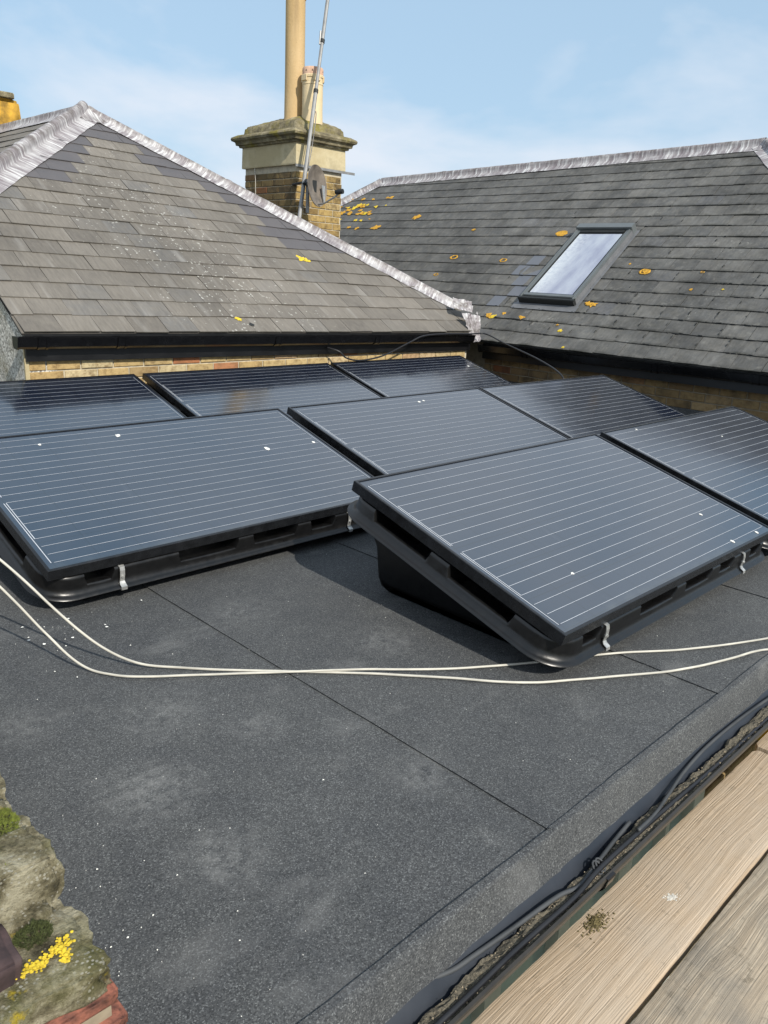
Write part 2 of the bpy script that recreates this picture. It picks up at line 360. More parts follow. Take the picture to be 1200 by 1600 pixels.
M['brick_chimney'] = mat_brick('dark_stock_brick', [(0.0, (0.15, 0.11, 0.055)), (0.4, (0.20, 0.15, 0.07)), (0.7, (0.11, 0.085, 0.05)), (0.9, (0.24, 0.18, 0.09)), (1.0, (0.18, 0.07, 0.035))], 0.85)
M['brick_rough'] = mat_brick('rough_yellow_brick', [(0.0, (0.34, 0.23, 0.08)), (0.4, (0.42, 0.30, 0.12)), (0.7, (0.22, 0.15, 0.06)), (1.0, (0.46, 0.35, 0.17))], 0.9)
M['mortar'] = mat_plain('lime_mortar', (0.44, 0.39, 0.29), 0.95, 0, 0.3, 20, 0.4)
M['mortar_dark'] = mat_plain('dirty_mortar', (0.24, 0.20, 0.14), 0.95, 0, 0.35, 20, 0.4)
M['roughcast'] = mat_roughcast(); M['render'] = mat_render(); M['cap'] = mat_cap(); M['stone'] = mat_stone()
M['pot_tall'] = mat_clay('buff_clay', (0.46, 0.315, 0.145), (0.55, 0.40, 0.215)); M['pot_short'] = mat_clay('cream_clay', (0.60, 0.47, 0.27), (0.70, 0.57, 0.36))
M['pot_rim'] = mat_clay('red_clay_rim', (0.50, 0.30, 0.20), (0.62, 0.42, 0.30))
M['lichen'] = mat_plain('orange_lichen', (0.50, 0.27, 0.025), 0.95, 0, 0.5, 45, 0.5)
M['lichen_yellow'] = mat_plain('yellow_lichen', (0.60, 0.44, 0.03), 0.95, 0, 0.3, 60, 0.5)
M['lichen_stone'] = mat_plain('lichen_covered_stone', (0.40, 0.23, 0.03), 0.95, 0, 0.85, 7, 0.6)
M['pv'] = mat_glass_pv()
M['frame_black'] = mat_plain('black_anodised_frame', (0.013, 0.014, 0.016), 0.26, 0.2, 0.5, 25, 0.05)
M['ribbon'] = mat_plain('tinned_ribbon', (0.56, 0.58, 0.61), 0.40, 0.35, 0.1)
M['tub'] = mat_plain('black_moulded_plastic', (0.005, 0.005, 0.0052), 0.34, 0, 0.3, 30, 0.08)
M['clip'] = mat_plain('galvanised_clip', (0.55, 0.55, 0.53), 0.38, 0.7, 0.25, 40)
M['dropping'] = mat_plain('chalky_white', (0.72, 0.72, 0.68), 0.9, 0, 0.1)
M['cable_white'] = mat_plain('white_cable_sheath', (0.48, 0.46, 0.40), 0.5, 0, 0.28, 9)
M['cable_black'] = mat_plain('black_cable_sheath', (0.012, 0.012, 0.014), 0.4)
M['cable_grey'] = mat_plain('weathered_grey_sheath', (0.045, 0.048, 0.051), 0.6, 0, 0.45, 8)
M['velux'] = mat_plain('grey_window_cladding', (0.135, 0.150, 0.155), 0.35, 0.2, 0.12, 9)
M['rubber'] = mat_plain('dark_seal', (0.012, 0.014, 0.014), 0.6)
M['flash_grey'] = mat_plain('grey_flashing', (0.15, 0.155, 0.165), 0.5, 0.1, 0.15)
M['steel'] = mat_plain('dull_galvanised_tube', (0.27, 0.27, 0.265), 0.5, 0.4, 0.25, 12)
M['dish'] = mat_plain('rusty_grey_dish', (0.17, 0.145, 0.12), 0.5, 0.1, 0.5, 9)
M['wood_new'] = mat_wood('pale_scaffold_timber', (0.52, 0.415, 0.305), (0.375, 0.285, 0.195), (0.42, 0.355, 0.280), 0.6)
M['wood_old'] = mat_wood('greyed_scaffold_timber', (0.43, 0.36, 0.27), (0.32, 0.26, 0.19), (0.20, 0.182, 0.155), 0.95)
M['tile'] = mat_plain('red_clay_tile', (0.20, 0.072, 0.046), 0.92, 0, 0.85, 45, 0.9)
M['brick_purple'] = mat_plain('purple_engineering_brick', (0.055, 0.034, 0.034), 0.8, 0, 0.3, 30, 0.4)
M['debris'] = mat_plain('gutter_silt', (0.115, 0.10, 0.072), 0.95, 0, 0.75, 160, 1.0)
M['liner'] = mat_plain('blue_grey_liner', (0.017, 0.021, 0.029), 0.45, 0, 0.3, 7, 0.1)
M['pvc'] = mat_plain('grey_green_window_frame', (0.46, 0.47, 0.43), 0.45, 0, 0.15)
M['pvc_glass'] = mat_plain('greenish_glazing', (0.26, 0.33, 0.315), 0.12, 0, 0.2, 3)
M['yellow'] = mat_plain('yellow_paint', (0.55, 0.36, 0.02), 0.5)
M['moss'] = mat_plain('green_moss', (0.12, 0.145, 0.02), 0.95, 0, 0.7, 90)
M['moss_dark'] = mat_plain('dark_green_moss', (0.048, 0.060, 0.016), 0.95, 0, 0.5, 120)
M['ground'] = mat_plain('garden_ground', (0.10, 0.105, 0.06), 0.95, 0, 0.4, 1.5)
def mat_pane():  # sky reflection painted into the base colour: cloudy lilac, whitish streak at left
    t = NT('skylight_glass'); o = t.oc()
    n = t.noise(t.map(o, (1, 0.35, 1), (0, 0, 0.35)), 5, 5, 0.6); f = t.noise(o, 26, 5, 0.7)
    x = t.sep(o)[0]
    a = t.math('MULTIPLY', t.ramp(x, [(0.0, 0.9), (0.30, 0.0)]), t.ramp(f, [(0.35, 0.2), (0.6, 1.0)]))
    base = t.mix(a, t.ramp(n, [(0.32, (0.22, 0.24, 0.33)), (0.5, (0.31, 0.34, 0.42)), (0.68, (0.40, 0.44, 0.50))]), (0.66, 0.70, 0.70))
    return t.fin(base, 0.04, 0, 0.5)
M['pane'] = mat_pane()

# ------------------------------------------------------------------ setting: ground and flat roof
g = MB(); g.add([(-400, -400, -3.6), (400, -400, -3.6), (400, 400, -3.6), (-400, 400, -3.6)], [(0, 1, 2, 3)])
tag(g.build('ground', M['ground']), 'dull green ground far below the roofs', None, None, 'structure')
rf = MB(); rf.box((-1.60, -0.36, -0.16), (4.72, 4.0, -0.012))
flat_roof = tag(rf.build('flat_roof', M['felt']), 'flat roof covered in dark grey mineral felt', None, None, 'structure')
def undul(x, y): return 0.0016*noise.noise(Vector((x*2.2, y*2.2, 0)))+0.0009*noise.noise(Vector((x*7, y*7, 3)))
seams = [-1.62, -0.561, 0.345, 1.26, 2.18, 3.10, 4.02, 4.74]
for a, b in zip(seams, seams[1:]):
    nx = max(4, int((b-a+0.07)/0.08)); ny = 90; vs = []; fs = []; b0 = b+0.07 if b < 4.7 else b
    for j in range(ny+1):
        for i in range(nx+1):
            x = a+(b0-a)*i/nx; y = -0.352+4.345*j/ny
            wob = 0.003*noise.noise(Vector((y*1.3, a*9, 1)))+0.0012*noise.noise(Vector((y*14, a*9, 1)))
            z = -0.0045+0.005*(b0-x)/(b0-a)+undul(x, y)+(0.0011*noise.noise(Vector((y*6, a, 4))) if i == 0 else 0)
            vs.append((x+(wob if i == 0 else 0), y, z))
    for j in range(ny):
        for i in range(nx):
            k = j*(nx+1)+i; fs.append((k, k+1, k+nx+2, k+nx+1))
    # exposed edge of the lap
    k0 = len(vs)
    for j in range(ny+1):
        v = vs[j*(nx+1)]; vs.append((v[0], v[1], v[2])); vs.append((v[0]+0.002, v[1], v[2]-0.006))
    for j in range(ny):
        e = k0+2*j; fs.append((e, e+2, e+3, e+1))
    obj('felt_sheet', make_mesh('felt_sheet', vs, fs, M['felt'], True), flat_roof)
# kerb strip: folds over the drip edge at the front of the roof
kp = [(-0.338, 0.0005), (-0.3395, 0.0035), (-0.3545, 0.0030), (-0.3590, -0.0010), (-0.3615, -0.0060), (-0.370, -0.045), (-0.3795, -0.092), (-0.372, -0.094)]
for a, b in ((-1.60, -0.556), (-0.561, 1.52), (1.515, 4.72)):
    n = int((b-a)/0.03); vs = []; fs = []
    for i in range(n+1):
        x = a+(b-a)*i/n
        for q, (y, z) in enumerate(kp):
            w = 0.0035*noise.noise(Vector((x*3, q*0.4, 5)))+0.0015*noise.noise(Vector((x*17, q, 9)))
            dz = (0.010*noise.noise(Vector((x*9, 2, 2)))+0.004*noise.noise(Vector((x*40, 2, 2)))) if q >= 6 else 0
            vs.append((x, y+w+(0.002 if a > -1 else 0), z+dz+w*0.3+(0.0015 if a > -1 and a < 1 else 0)))
    m = len(kp)
    for i in range(n):
        for q in range(m-1): fs.append((i*m+q, i*m+q+1, (i+1)*m+q+1, (i+1)*m+q))
    sharp(obj('kerb_strip', make_mesh('kerb_strip', vs, fs, M['felt'], True), flat_roof), 28)

# ------------------------------------------------------------------ solar panels on moulded tubs
PL, PH, TILT, PZ = 1.65, 0.967, R(16.064), 0.17
ct, st_ = math.cos(TILT), math.sin(TILT)
def pp(a, b, n): return Vector((a, b*ct-n*st_, PZ+b*st_+n*ct))     # panel coordinates -> assembly coordinates
PF = frame((0, 0, PZ), (1, 0, 0), (0, ct, st_), (0, -st_, ct))
def rect(o, n): return [(-o, -o, n), (PL+o, -o, n), (PL+o, PH+o, n), (-o, PH+o, n)]
def me_frame():
    m = MB(); m.loft([rect(-0.022, -0.040), rect(0, -0.040), rect(0, -0.0018), rect(-0.0018, 0), rect(-0.0105, 0), rect(-0.0118, -0.006)]); return make_mesh('frame', m.v, m.f, M['frame_black'])
def me_glass():
    m = MB(); m.add(rect(-0.0105, -0.0035), [(0, 1, 2, 3)]); return make_mesh('glass', m.v, m.f, M['pv'])
def me_back():
    m = MB(); m.add(rect(-0.02, -0.012), [(3, 2, 1, 0)]); return make_mesh('backsheet', m.v, m.f, M['rubber'])
def me_bus():
    m = MB(); z = -0.0028; h = 0.0009
    for k in range(18):
        y = 0.046+k*(PH-0.092)/17
        for c in range(10):
            x0 = 0.040+c*0.157; x1 = x0+0.1545
            m.add([(x0, y-h, z), (x1, y-h, z), (x1, y+h, z), (x0, y+h, z)], [(0, 1, 2, 3)])
            m.add([(x1, y-h*0.45, z), (x1+0.0025, y-h*0.45, z), (x1+0.0025, y+h*0.45, z), (x1, y+h*0.45, z)], [(0, 1, 2, 3)])
    def rib(x, y0, y1, w=0.0016): m.add([(x-w, y0, z), (x+w, y0, z), (x+w, y1, z), (x-w, y1, z)], [(0, 1, 2, 3)])
    rib(0.030, 0.046, 0.455); rib(0.030, 0.50, PH-0.046); rib(0.0385, 0.20, 0.455); rib(0.0385, 0.50, 0.77)
    rib(PL-0.030, 0.046, PH-0.046, 0.0012)
    return make_mesh('busbar_lines', m.v, m.f, M['ribbon'])
FR_N = [(0.125, 0.235), (0.49, 0.76), (0.83, 1.06), (1.13, 1.27), (1.43, 1.54)]
SD_N = [(0.175, 0.46), (0.545, 0.83)]
def rim_outline():
    r = 0.095; pts = []          # (a, b, na, nb, notch)
    def side(p0, d, nrm, length, notches):
        marks = [(r, 0)]
        for a, b in notches: marks += [(a, 0), (a+0.012, 1), (b-0.012, 1), (b, 0)]
        marks.append((length-r, 0)); out = []
        for (s0, f0), (s1, f1) in zip(marks, marks[1:]):
            out.append((s0, f0))
            if s1-s0 > 0.05: out += [(s0+(s1-s0)*0.5, f0)]
        out.append(marks[-1])
        for s, f in out: pts.append((p0[0]+d[0]*s, p0[1]+d[1]*s, nrm[0], nrm[1], f))
    def corner(cx, cy, a0):
        for k in range(1, 8):
            a = a0+math.pi/2*k/8; pts.append((cx+r*math.cos(a), cy+r*math.sin(a), math.cos(a), math.sin(a), 0))
    side((0, 0), (1, 0), (0, -1), PL, FR_N); corner(PL-r, r, -math.pi/2)
    side((PL, 0), (0, 1), (1, 0), PH, SD_N); corner(PL-r, PH-r, 0)
    side((PL, PH), (-1, 0), (0, 1), PL, FR_N); corner(r, PH-r, math.pi/2)
    side((0, PH), (0, -1), (-1, 0), PH, [(PH-b, PH-a) for a, b in SD_N[::-1]]); corner(r, r, math.pi)
    return pts
OUT = rim_outline()
def ring(o_up, n_up, o_dn=None, n_dn=None):
    return [pp(a+na*(o_dn if f and o_dn is not None else o_up), b+nb*(o_dn if f and o_dn is not None else o_up), n_dn if f and n_dn is not None else n_up) for a, b, na, nb, f in OUT]
def me_rim():
    m = MB(); m.loft([ring(-0.11, -0.075, -0.12, -0.13), ring(-0.026, -0.047, -0.050, -0.112), ring(-0.006, -0.0445, -0.012, -0.0885), ring(0.002, -0.0485, 0.002, -0.0865),
                      ring(0.005, -0.058, 0.007, -0.090), ring(0.008, -0.088, 0.009, -0.095), ring(0.014, -0.107), ring(0.025, -0.1125), ring(0.034, -0.1145), ring(0.0375, -0.1185), ring(0.034, -0.1225), ring(0.022, -0.123), ring(0.000, -0.120), ring(-0.01, -0.10)])
    o = make_mesh('rim', m.v, m.f, M['tub'], True)
    try: o.set_sharp_from_angle(angle=R(50))
    except Exception: pass
    return o
def me_body():
    m = MB(); top = ring(-0.03, -0.112); n = len(OUT)
    def low(z, ins, cut):
        out = []
        for a, b, na, nb, f in OUT:
            x = min(max(a, ins), PL-ins); y = min(max(b*0.95, ins*0.9), 0.915-ins*0.35)
            out.append(Vector((x-na*cut, y-nb*cut, z)))
        return out
    m.loft([top, [t_.lerp(l_, 0.5)-Vector((0, 0, 0.0)) for t_, l_ in zip(ring(-0.075, -0.125), low(0.06, 0.095, 0))], low(0.055, 0.10, 0.0), low(0.022, 0.105, 0.012), low(0.004, 0.115, 0.035)], True, False, True)
    for v in m.v: v.z = max(v.z, 0.004)
    return make_mesh('tub', m.v, m.f, M['tub'], True)
def me_clip():
    m = MB(); path = [(-0.006, -0.041), (-0.010, -0.0445), (0.006, -0.046), (0.012, -0.058), (0.016, -0.075), (0.017, -0.100), (0.023, -0.107), (0.037, -0.1115), (0.040, -0.123), (0.030, -0.1255)]
    rings = []
    for o_, n_ in path:
        w = 0.009 if -0.105 < n_ < -0.045 else 0.011
        rings.append([pp(-w, -o_, n_), pp(w, -o_, n_), pp(w, -o_-0.002, n_+0.001), pp(-w, -o_-0.002, n_+0.001)])
    m.loft(rings, True, True, True)
    a = pp(-0.005, -0.022, -0.082); m.tube([pp(0, -0.012, -0.080), pp(0, -0.023, -0.078)], 0.005, 6)
    return make_mesh('clip', m.v, m.f, M['clip'])
PM = dict(frame=me_frame(), glass=me_glass(), back=me_back(), bus=me_bus(), rim=me_rim(), tub=me_body(), clip=me_clip())
def blob_mesh(name, r, mat, h=0.0012, seed=0, n=11, jag=0.35):
    rnd = random.Random(seed); m = MB(); top = []; bot = []
    for k in range(n):
        a = 2*math.pi*k/n; q = r*(1+jag*(rnd.random()*2-1)); top.append((q*0.8*math.cos(a), q*0.8*math.sin(a), h)); bot.append((q*math.cos(a), q*math.sin(a), 0))
    m.loft([bot, top], True, False, True); return make_mesh(name, m.v, m.f, mat)
def solar_panel(x, y, label, spots=()):
    e = empty('solar_panel', (x, y, 0))
    tag(e, label, 'solar panel', 'black solar panels on moulded tubs')
    obj('frame', PM['frame'], e, PF); g_ = obj('glass', PM['glass'], e, PF)
    obj('backsheet', PM['back'], e, PF); obj('busbar_lines', PM['bus'], g_)
    t = obj('mounting_tub', PM['tub'], e); obj('rim', PM['rim'], t)
    for a in (0.26, 1.35):
        obj('clip', PM['clip'], e, Matrix.Translation((a, 0, 0)))
    for i, (a, b, r) in enumerate(spots):
        obj('bird_dropping', blob_mesh('bird_dropping', r, M['dropping'], 0.0012, i+int(a*100)), e, PF @ Matrix.Translation((a, b, -0.0022)))
    return e
YB, YC = 1.382, 2.947
solar_panel(0, 0, 'nearest solar panel, tilted in the foreground above the white cables', [(0.334, 0.203, 0.006), (1.294, 0.043, 0.009), (1.384, 0.234, 0.008), (1.52, 0.03, 0.008)])
solar_panel(1.715, 0, 'solar panel at the right edge of the picture, beside the nearest one', [(0.30, 0.93, 0.006), (0.9, 0.7, 0.005)])
solar_panel(-0.9386, YB, 'large solar panel at left of the middle row, its rim beside the white cables', [(0.679, 0.864, 0.012), (1.295, 0.572, 0.014), (1.585, 0.569, 0.009), (0.328, 0.863, 0.006)])
solar_panel(0.779, YB, 'centre solar panel of the middle row, directly behind the nearest panel', [(0.95, 0.86, 0.010), (1.0, 0.87, 0.008)])
solar_panel(2.4449, YB, 'solar panel at right end of the middle row, near the shaded brick wall')
solar_panel(-0.9548, YC, 'solar panel at left end of the back row, below the pebbledash corner', [(1.2, 0.25, 0.01)])
solar_panel(0.7591, YC, 'centre solar panel of the back row, under the long black gutter')
solar_panel(2.4469, YC, 'solar panel at right end of the back row, in the corner between the houses', [(1.50, 0.72, 0.011)])

# ------------------------------------------------------------------ roofs: common pieces
def slate_mesh(poly, mat, seed):
    rnd = random.Random(seed); n = len(poly); m = MB()
    def wtop(v): return 0.017-0.045*max(0, v)     # tail stands proud, head tucks under the course above
    j = [(rnd.uniform(-0.0015, 0.0015), rnd.uniform(-0.0025, 0.0025), rnd.uniform(-0.0014, 0.0016)) for _ in range(n)]
    top = [(p[0]+q[0], p[1]+q[1], wtop(p[1])+q[2]) for p, q in zip(poly, j)]
    bot = [(p[0], p[1], z-0.0065) for p, (x, y, z) in zip([(t[0], t[1]) for t in top], top)]
    m.loft([bot, top], True, True, True)
    return m
def lay_slates(roof, poly, gauge, width, choose, limit, keep, seed, name='slate'):
    """courses of slates in the roof's own plane (u along the eave, v up the slope)"""
    rnd = random.Random(seed); us = [p[0] for p in poly]; vs_ = [p[1] for p in poly]
    variants = {}
    rest = MB(); n_obj = 0; todo = []
    nc = int((max(vs_)-min(vs_))/gauge)+1
    for c in range(nc):
        v0 = min(vs_)+c*gauge
        off = (0.5 if c % 2 else 0.0)*width+rnd.uniform(-0.012, 0.012)
        k0 = int((min(us)-off)/width)-1; k1 = int((max(us)-off)/width)+1
        for k in range(k0, k1+1):
            u0 = off+k*width; dv = rnd.uniform(-0.004, 0.004)
            full = [(u0+0.0018, v0+dv), (u0+width-0.0018, v0+dv), (u0+width-0.0018, v0+gauge+0.09), (u0+0.0018, v0+gauge+0.09)]
            q = clip_poly(full, poly)
            if len(q) < 3 or area2(q) < 0.0025: continue
            todo.append((u0+width/2, v0+gauge/2, u0, v0, q, abs(area2(q)-area2(full)) < 1e-6))
    pick = sorted(range(len(todo)), key=lambda i: keep(todo[i][0], todo[i][1]))[:limit]
    pick = set(pick)
    for i, (uc, vc, u0, v0, q, full) in enumerate(todo):
        mat = choose(uc, vc)
        if i in pick:
            if full:
                key = (mat, rnd.randrange(9))
                if key not in variants:
                    mm = slate_mesh([(0.0018, 0), (width-0.0018, 0), (width-0.0018, gauge+0.09), (0.0018, gauge+0.09)], mat, hash(key[1])+len(variants))
                    variants[key] = make_mesh(name, mm.v, mm.f, M[mat])
                me = variants[key]; base = (u0, v0+rnd.uniform(-0.003, 0.003))
            else:
                mm = slate_mesh([(a-u0, b-v0) for a, b in q], mat, i); me = make_mesh(name, mm.v, mm.f, M[mat]); base = (u0, v0)
            t = Matrix.Translation((base[0], base[1], rnd.uniform(0, 0.0035))) @ Matrix.Rotation(rnd.uniform(-0.008, 0.008), 4, 'Z') @ Matrix.Rotation(rnd.uniform(-0.006, 0.006), 4, 'Y')
            obj(name, me, roof, t)
        else:
            mm = slate_mesh([(a-u0, b-v0) for a, b in q], mat, i); rest.add([(v.x+u0, v.y+v0, v.z) for v in mm.v], mm.f)
    return rest, len(pick)
def lead_roll(name, P0, P1, n1, n2, W1, W2, parent, roll=0.032, seed=0, lift=0.022):
    """lead-covered hip or ridge: a round roll with a dressed wing on each slope"""
    P0, P1, n1, n2 = Vector(P0), Vector(P1), Vector(n1).normalized(), Vector(n2).normalized()
    ax = (P1-P0); L = ax.length; ax.normalize()
    w1 = ax.cross(n1).normalized(); w2 = ax.cross(n2).normalized()
    if w1.z > 0: w1 = -w1
    if w2.z > 0: w2 = -w2
    up = (n1+n2).normalized(); sd = ax.cross(up).normalized()
    if sd.dot(w1) < 0: sd = -sd
    n = int(L/0.022); vs = []; fs = []; uv = []
    prof = [('a', 1.0), ('a', 0.72), ('a', 0.45), ('a', 0.24)]+[('r', t) for t in (-100, -60, -25, 0, 25, 60, 100)]+[('b', 0.24), ('b', 0.45), ('b', 0.72), ('b', 1.0)]
    for i in range(n+1):
        s = L*i/n; C = P0+ax*s
        joint = 0.004 if (s % 1.45) < 0.05 else 0.0
        for q, (k, t) in enumerate(prof):
            wv = 0.0045*noise.noise(Vector((s*24, q*0.35, seed)))+0.005*noise.noise(Vector((s*5, q*0.2, seed+7)))
            if k == 'a': p = C+w1*(W1*t)+n1*(lift+wv*(1 if t < 1 else 0.4)+joint)
            elif k == 'b': p = C+w2*(W2*t)+n2*(lift+wv+joint)
            else: p = C+up*(lift+roll*0.55)+(up*math.cos(R(t))+sd*(-math.sin(R(t))))*(roll+joint+wv*0.35)
            if k == 'a' and t == 1.0: p += w1*(0.008*noise.noise(Vector((s*6, 5, seed))))
            if k == 'b' and t == 1.0: p += w2*(0.008*noise.noise(Vector((s*6, 6, seed))))
            vs.append(p); uv.append((s, q/len(prof)+seed))
    m = len(prof)
    for i in range(n):
        for q in range(m-1): fs.append((i*m+q, i*m+q+1, (i+1)*m+q+1, (i+1)*m+q))
    me = make_mesh(name, vs, fs, M['lead'], True, uv); o = obj(name, me, parent); recalc(o); return o
def bricks(parent, origin, ex, ez, en, length, z0, z1, mat, seed, name='brick', bl=0.215, bh=0.065, jt=0.010, proud=0.010, skip=None):
    rnd = random.Random(seed); ex, ez, en = Vector(ex), Vector(ez), Vector(en); var = []
    def bm_(l):
        m = MB(); d = 0.05; e = 0.004
        b = [(0, 0, -d), (l, 0, -d), (l, bh, -d), (0, bh, -d)]; r1 = [(0, 0, -e), (l, 0, -e), (l, bh, -e), (0, bh, -e)]
        j = lambda: rnd.uniform(-0.0015, 0.0015)
        r2_ = [(e+j(), e+j(), j()), (l-e+j(), e+j(), j()), (l-e+j(), bh-e+j(), j()), (e+j(), bh-e+j(), j())]
        m.loft([b, r1, r2_], True, False, True); return make_mesh(name, m.v, m.f, M[mat])
    full = [bm_(bl) for _ in range(5)]; half = {}
    c = 0; z = z0
    while z+bh <= z1+1e-6:
        x = -(bl+jt)/2*(c % 2)
        while x < length:
            a, b = max(x, 0), min(x+bl, length)
            if b-a > 0.03 and not (skip and skip((a+b)/2, z)):
                if b-a > bl-1e-4: me = full[rnd.randrange(5)]
                else:
                    k = round(b-a, 3)
                    if k not in half: half[k] = bm_(k)
                    me = half[k]
                o = Vector(origin)+ex*a+ez*z+en*(proud+rnd.uniform(-0.003, 0.002))
                obj(name, me, parent, frame(o, ex, ez, en))
            x += bl+jt
        z += bh+jt; c += 1

# ------------------------------------------------------------------ left house: hipped slate roof facing the flat roof
hl = empty('slate_roofed_house', (0.03, 4.05, -3.6))
tag(hl, 'house with brown-grey hipped slate roof behind the solar panels, long black gutter along its eave', 'house')
HI = Matrix.Translation((-0.03, -4.05, 3.6))        # world -> house
LA = Vector((0.025, 3.96, 0.705)); LB = Vector((4.35, 3.96, 0.64)); lu = (LB-LA).normalized()
lv = Vector((0, math.cos(R(32)), math.sin(R(32)))); lv = (lv-lu*lv.dot(lu)).normalized(); ln = lu.cross(lv)
LF = frame(LA, lu, lv, ln)
def LP(u, v, w=0.0): return LA+lu*u+lv*v+ln*w
APEX = (1.824, 3.457)
hipR0 = (4.47, 0.42)
polyL = [(-0.012, 0.0), (4.335, 0.0), (4.52, 0.40), (APEX[0], APEX[1]-0.01), (-0.012, APEX[1]-(APEX[0]+0.012)*1.105)]
dk = MB(); dk.add([(u, v, -0.012) for u, v in polyL], [tuple(range(len(polyL)))])
roofL = dk.build('roof', M['underlay'], hl, HI @ LF)
roofL['label'] = 'hipped face of brown-grey slates speckled with pale lichen'
def chooseL(u, v):
    if v > 2.80: return 'slate_new'
    if v > 1.20 and u > interp(v, [(1.2, 2.86), (1.6, 2.75), (1.95, 2.74), (2.1, 2.59), (2.3, 2.46), (2.42, 2.22), (2.7, 2.03), (2.85, 1.95)]): return 'slate_new'
    if v > 2.05 and u < interp(v, [(2.05, 1.12), (2.31, 1.27), (2.48, 1.38), (2.66, 1.52), (2.85, 1.6)]): return 'slate_new'
    return 'slate'
rest, nL = lay_slates(roofL, polyL, 0.1805, 0.2465, chooseL, 300, lambda u, v: v, 11)
# eave course under-slates show as a second edge
us_ = MB(); us_.box((-0.012, 0.004, -0.006), (4.335, 0.2, 0.002)); us_.build('under_eave_course', M['slate'], roofL)
for i, (u, v, r) in enumerate([(2.90, 1.10, 0.045), (2.96, 1.085, 0.03), (1.66, 0.155, 0.028)]):
    obj('lichen_patch', blob_mesh('lichen_patch', r, M['lichen_yellow'], 0.003, i+40, 13, 0.45), roofL, Matrix.Translation((u, v, 0.016)))
obj('moss_spot', blob_mesh('moss_spot', 0.022, M['rubber'], 0.003, 77), roofL, Matrix.Translation((1.735, 0.085, 0.018)))
apexW = LP(*APEX)
nSide = Vector((-math.sin(R(32)), 0, math.cos(R(32)))); nSideR = Vector((math.sin(R(32)), 0, math.cos(R(32))))
# side slopes and ridge
ridge_end = apexW+Vector((0, 4.2, 0)); vergeTop = LP(polyL[4][0], polyL[4][1]); eaveBL = Vector((vergeTop.x, ridge_end.y, vergeTop.z)); rBot = LP(4.52, 0.40)
sideu = Vector((0, -1, 0)); sidev = Vector((math.cos(R(32)), 0, math.sin(R(32)))); sidefr = frame(apexW, sideu, sidev, nSide)
sl = (vergeTop-apexW); vlow = sl.dot(sidev); ulow = sl.dot(sideu)
polyS = [(-4.2, vlow), (ulow, vlow), (0, -0.01), (-4.2, -0.01)]
dk = MB(); dk.add([(u, v, -0.012) for u, v in polyS], [(0, 1, 2, 3)])
roofS = dk.build('roof', M['underlay'], hl, HI @ sidefr)
restS, _ = lay_slates(roofS, polyS, 0.1805, 0.2465, lambda u, v: 'slate', 60, lambda u, v: abs(u)*0.6-v, 15)
o_ = restS.build('slate_courses', M['slate'], roofS); o_['kind'] = 'stuff'
dk = MB(); bR = Vector((rBot.x, ridge_end.y, rBot.z)); dk.add([apexW, ridge_end, bR, rBot], [(0, 3, 2, 1)])
dk.build('roof', M['slate_dark'], hl, HI)
# hip and ridge leads
def wpt(p): return p
def lead_part(name, *a, **k):
    o = lead_roll(name, *a, **k); o.matrix_local = HI; return o
hl_dir = (LP(polyL[4][0], polyL[4][1])-apexW)
lead_part('hip_flashing', apexW, vergeTop-hl_dir.normalized()*0.0, ln, nSide, 0.175, 0.13, hl, roll=0.046, seed=1)
lead_part('hip_flashing', apexW+Vector((0.02, 0, 0.0)), LP(4.47, 0.44), ln, nSideR, 0.135, 0.15, hl, roll=0.026, seed=2)
lead_part('ridge_flashing', apexW, ridge_end, nSide, nSideR, 0.15, 0.15, hl, roll=0.03, seed=3)
# saddle piece of lead where the hips meet
sv = []; sf = []; suv = []
for i in range(15):
    for j in range(15):
        a = (i/14-0.5)*0.46; b = (j/14-0.5)*0.44
        p = apexW+Vector((a, b, 0)); z = min(apexW.z, LP(0, 0).z+(p-LA).dot(Vector((0, 0.625, 0)))-0.0150*(p.x-LA.x))
        z = min(z, apexW.z+(p.x-apexW.x)*0.625, apexW.z-(p.x-apexW.x)*0.625)
        rr_ = math.hypot(a, b); z += 0.030+0.045*math.exp(-(rr_/0.09)**2)+0.007*noise.noise(Vector((a*16, b*16, 4)))
        sv.append(Vector((p.x, p.y, z))); suv.append((a*1.4, b*2.0))
keepf = []
for i in range(14):
    for j in range(14):
        if math.hypot((i-6.5)/7, (j-6.5)/7) < 1.0: keepf.append((i*15+j, (i+1)*15+j, (i+1)*15+j+1, i*15+j+1))
o_ = obj('hip_saddle', make_mesh('hip_saddle', sv, keepf, M['lead'], True, suv), hl, HI)
# curled end of the right hip lead and crumpled flashing in the corner
def crumple(name, corners, nu, nv, amp, mat, parent, seed, scale=18):
    a, b, c, d = [Vector(q) for q in corners]; vs = []; fs = []; uv = []
    nrm = (b-a).cross(d-a).normalized()
    for j in range(nv+1):
        for i in range(nu+1):
            s, t = i/nu, j/nv; p = (a*(1-s)+b*s)*(1-t)+(d*(1-s)+c*s)*t
            p = p+nrm*amp*(noise.noise(p*scale+Vector((seed, 0, 0)))+0.6*noise.noise(p*scale*2.3+Vector((0, seed, 0))))+Vector((0.012*noise.noise(p*30), 0, 0.012*noise.noise(p*25+Vector((5, 5, 5)))))
            vs.append(p); uv.append((s*0.3+seed, t))
    for j in range(nv):
        for i in range(nu): k = j*(nu+1)+i; fs.append((k, k+1, k+nu+2, k+nu+1))
    return obj(name, make_mesh(name, vs, fs, mat, False, uv), parent, HI)
crumple('crumpled_flashing', [(4.33, 3.93, 0.55), (4.435, 3.90, 0.555), (4.50, 3.98, 0.80), (4.27, 4.03, 0.83)], 12, 16, 0.020, M['lead'], hl, 3)
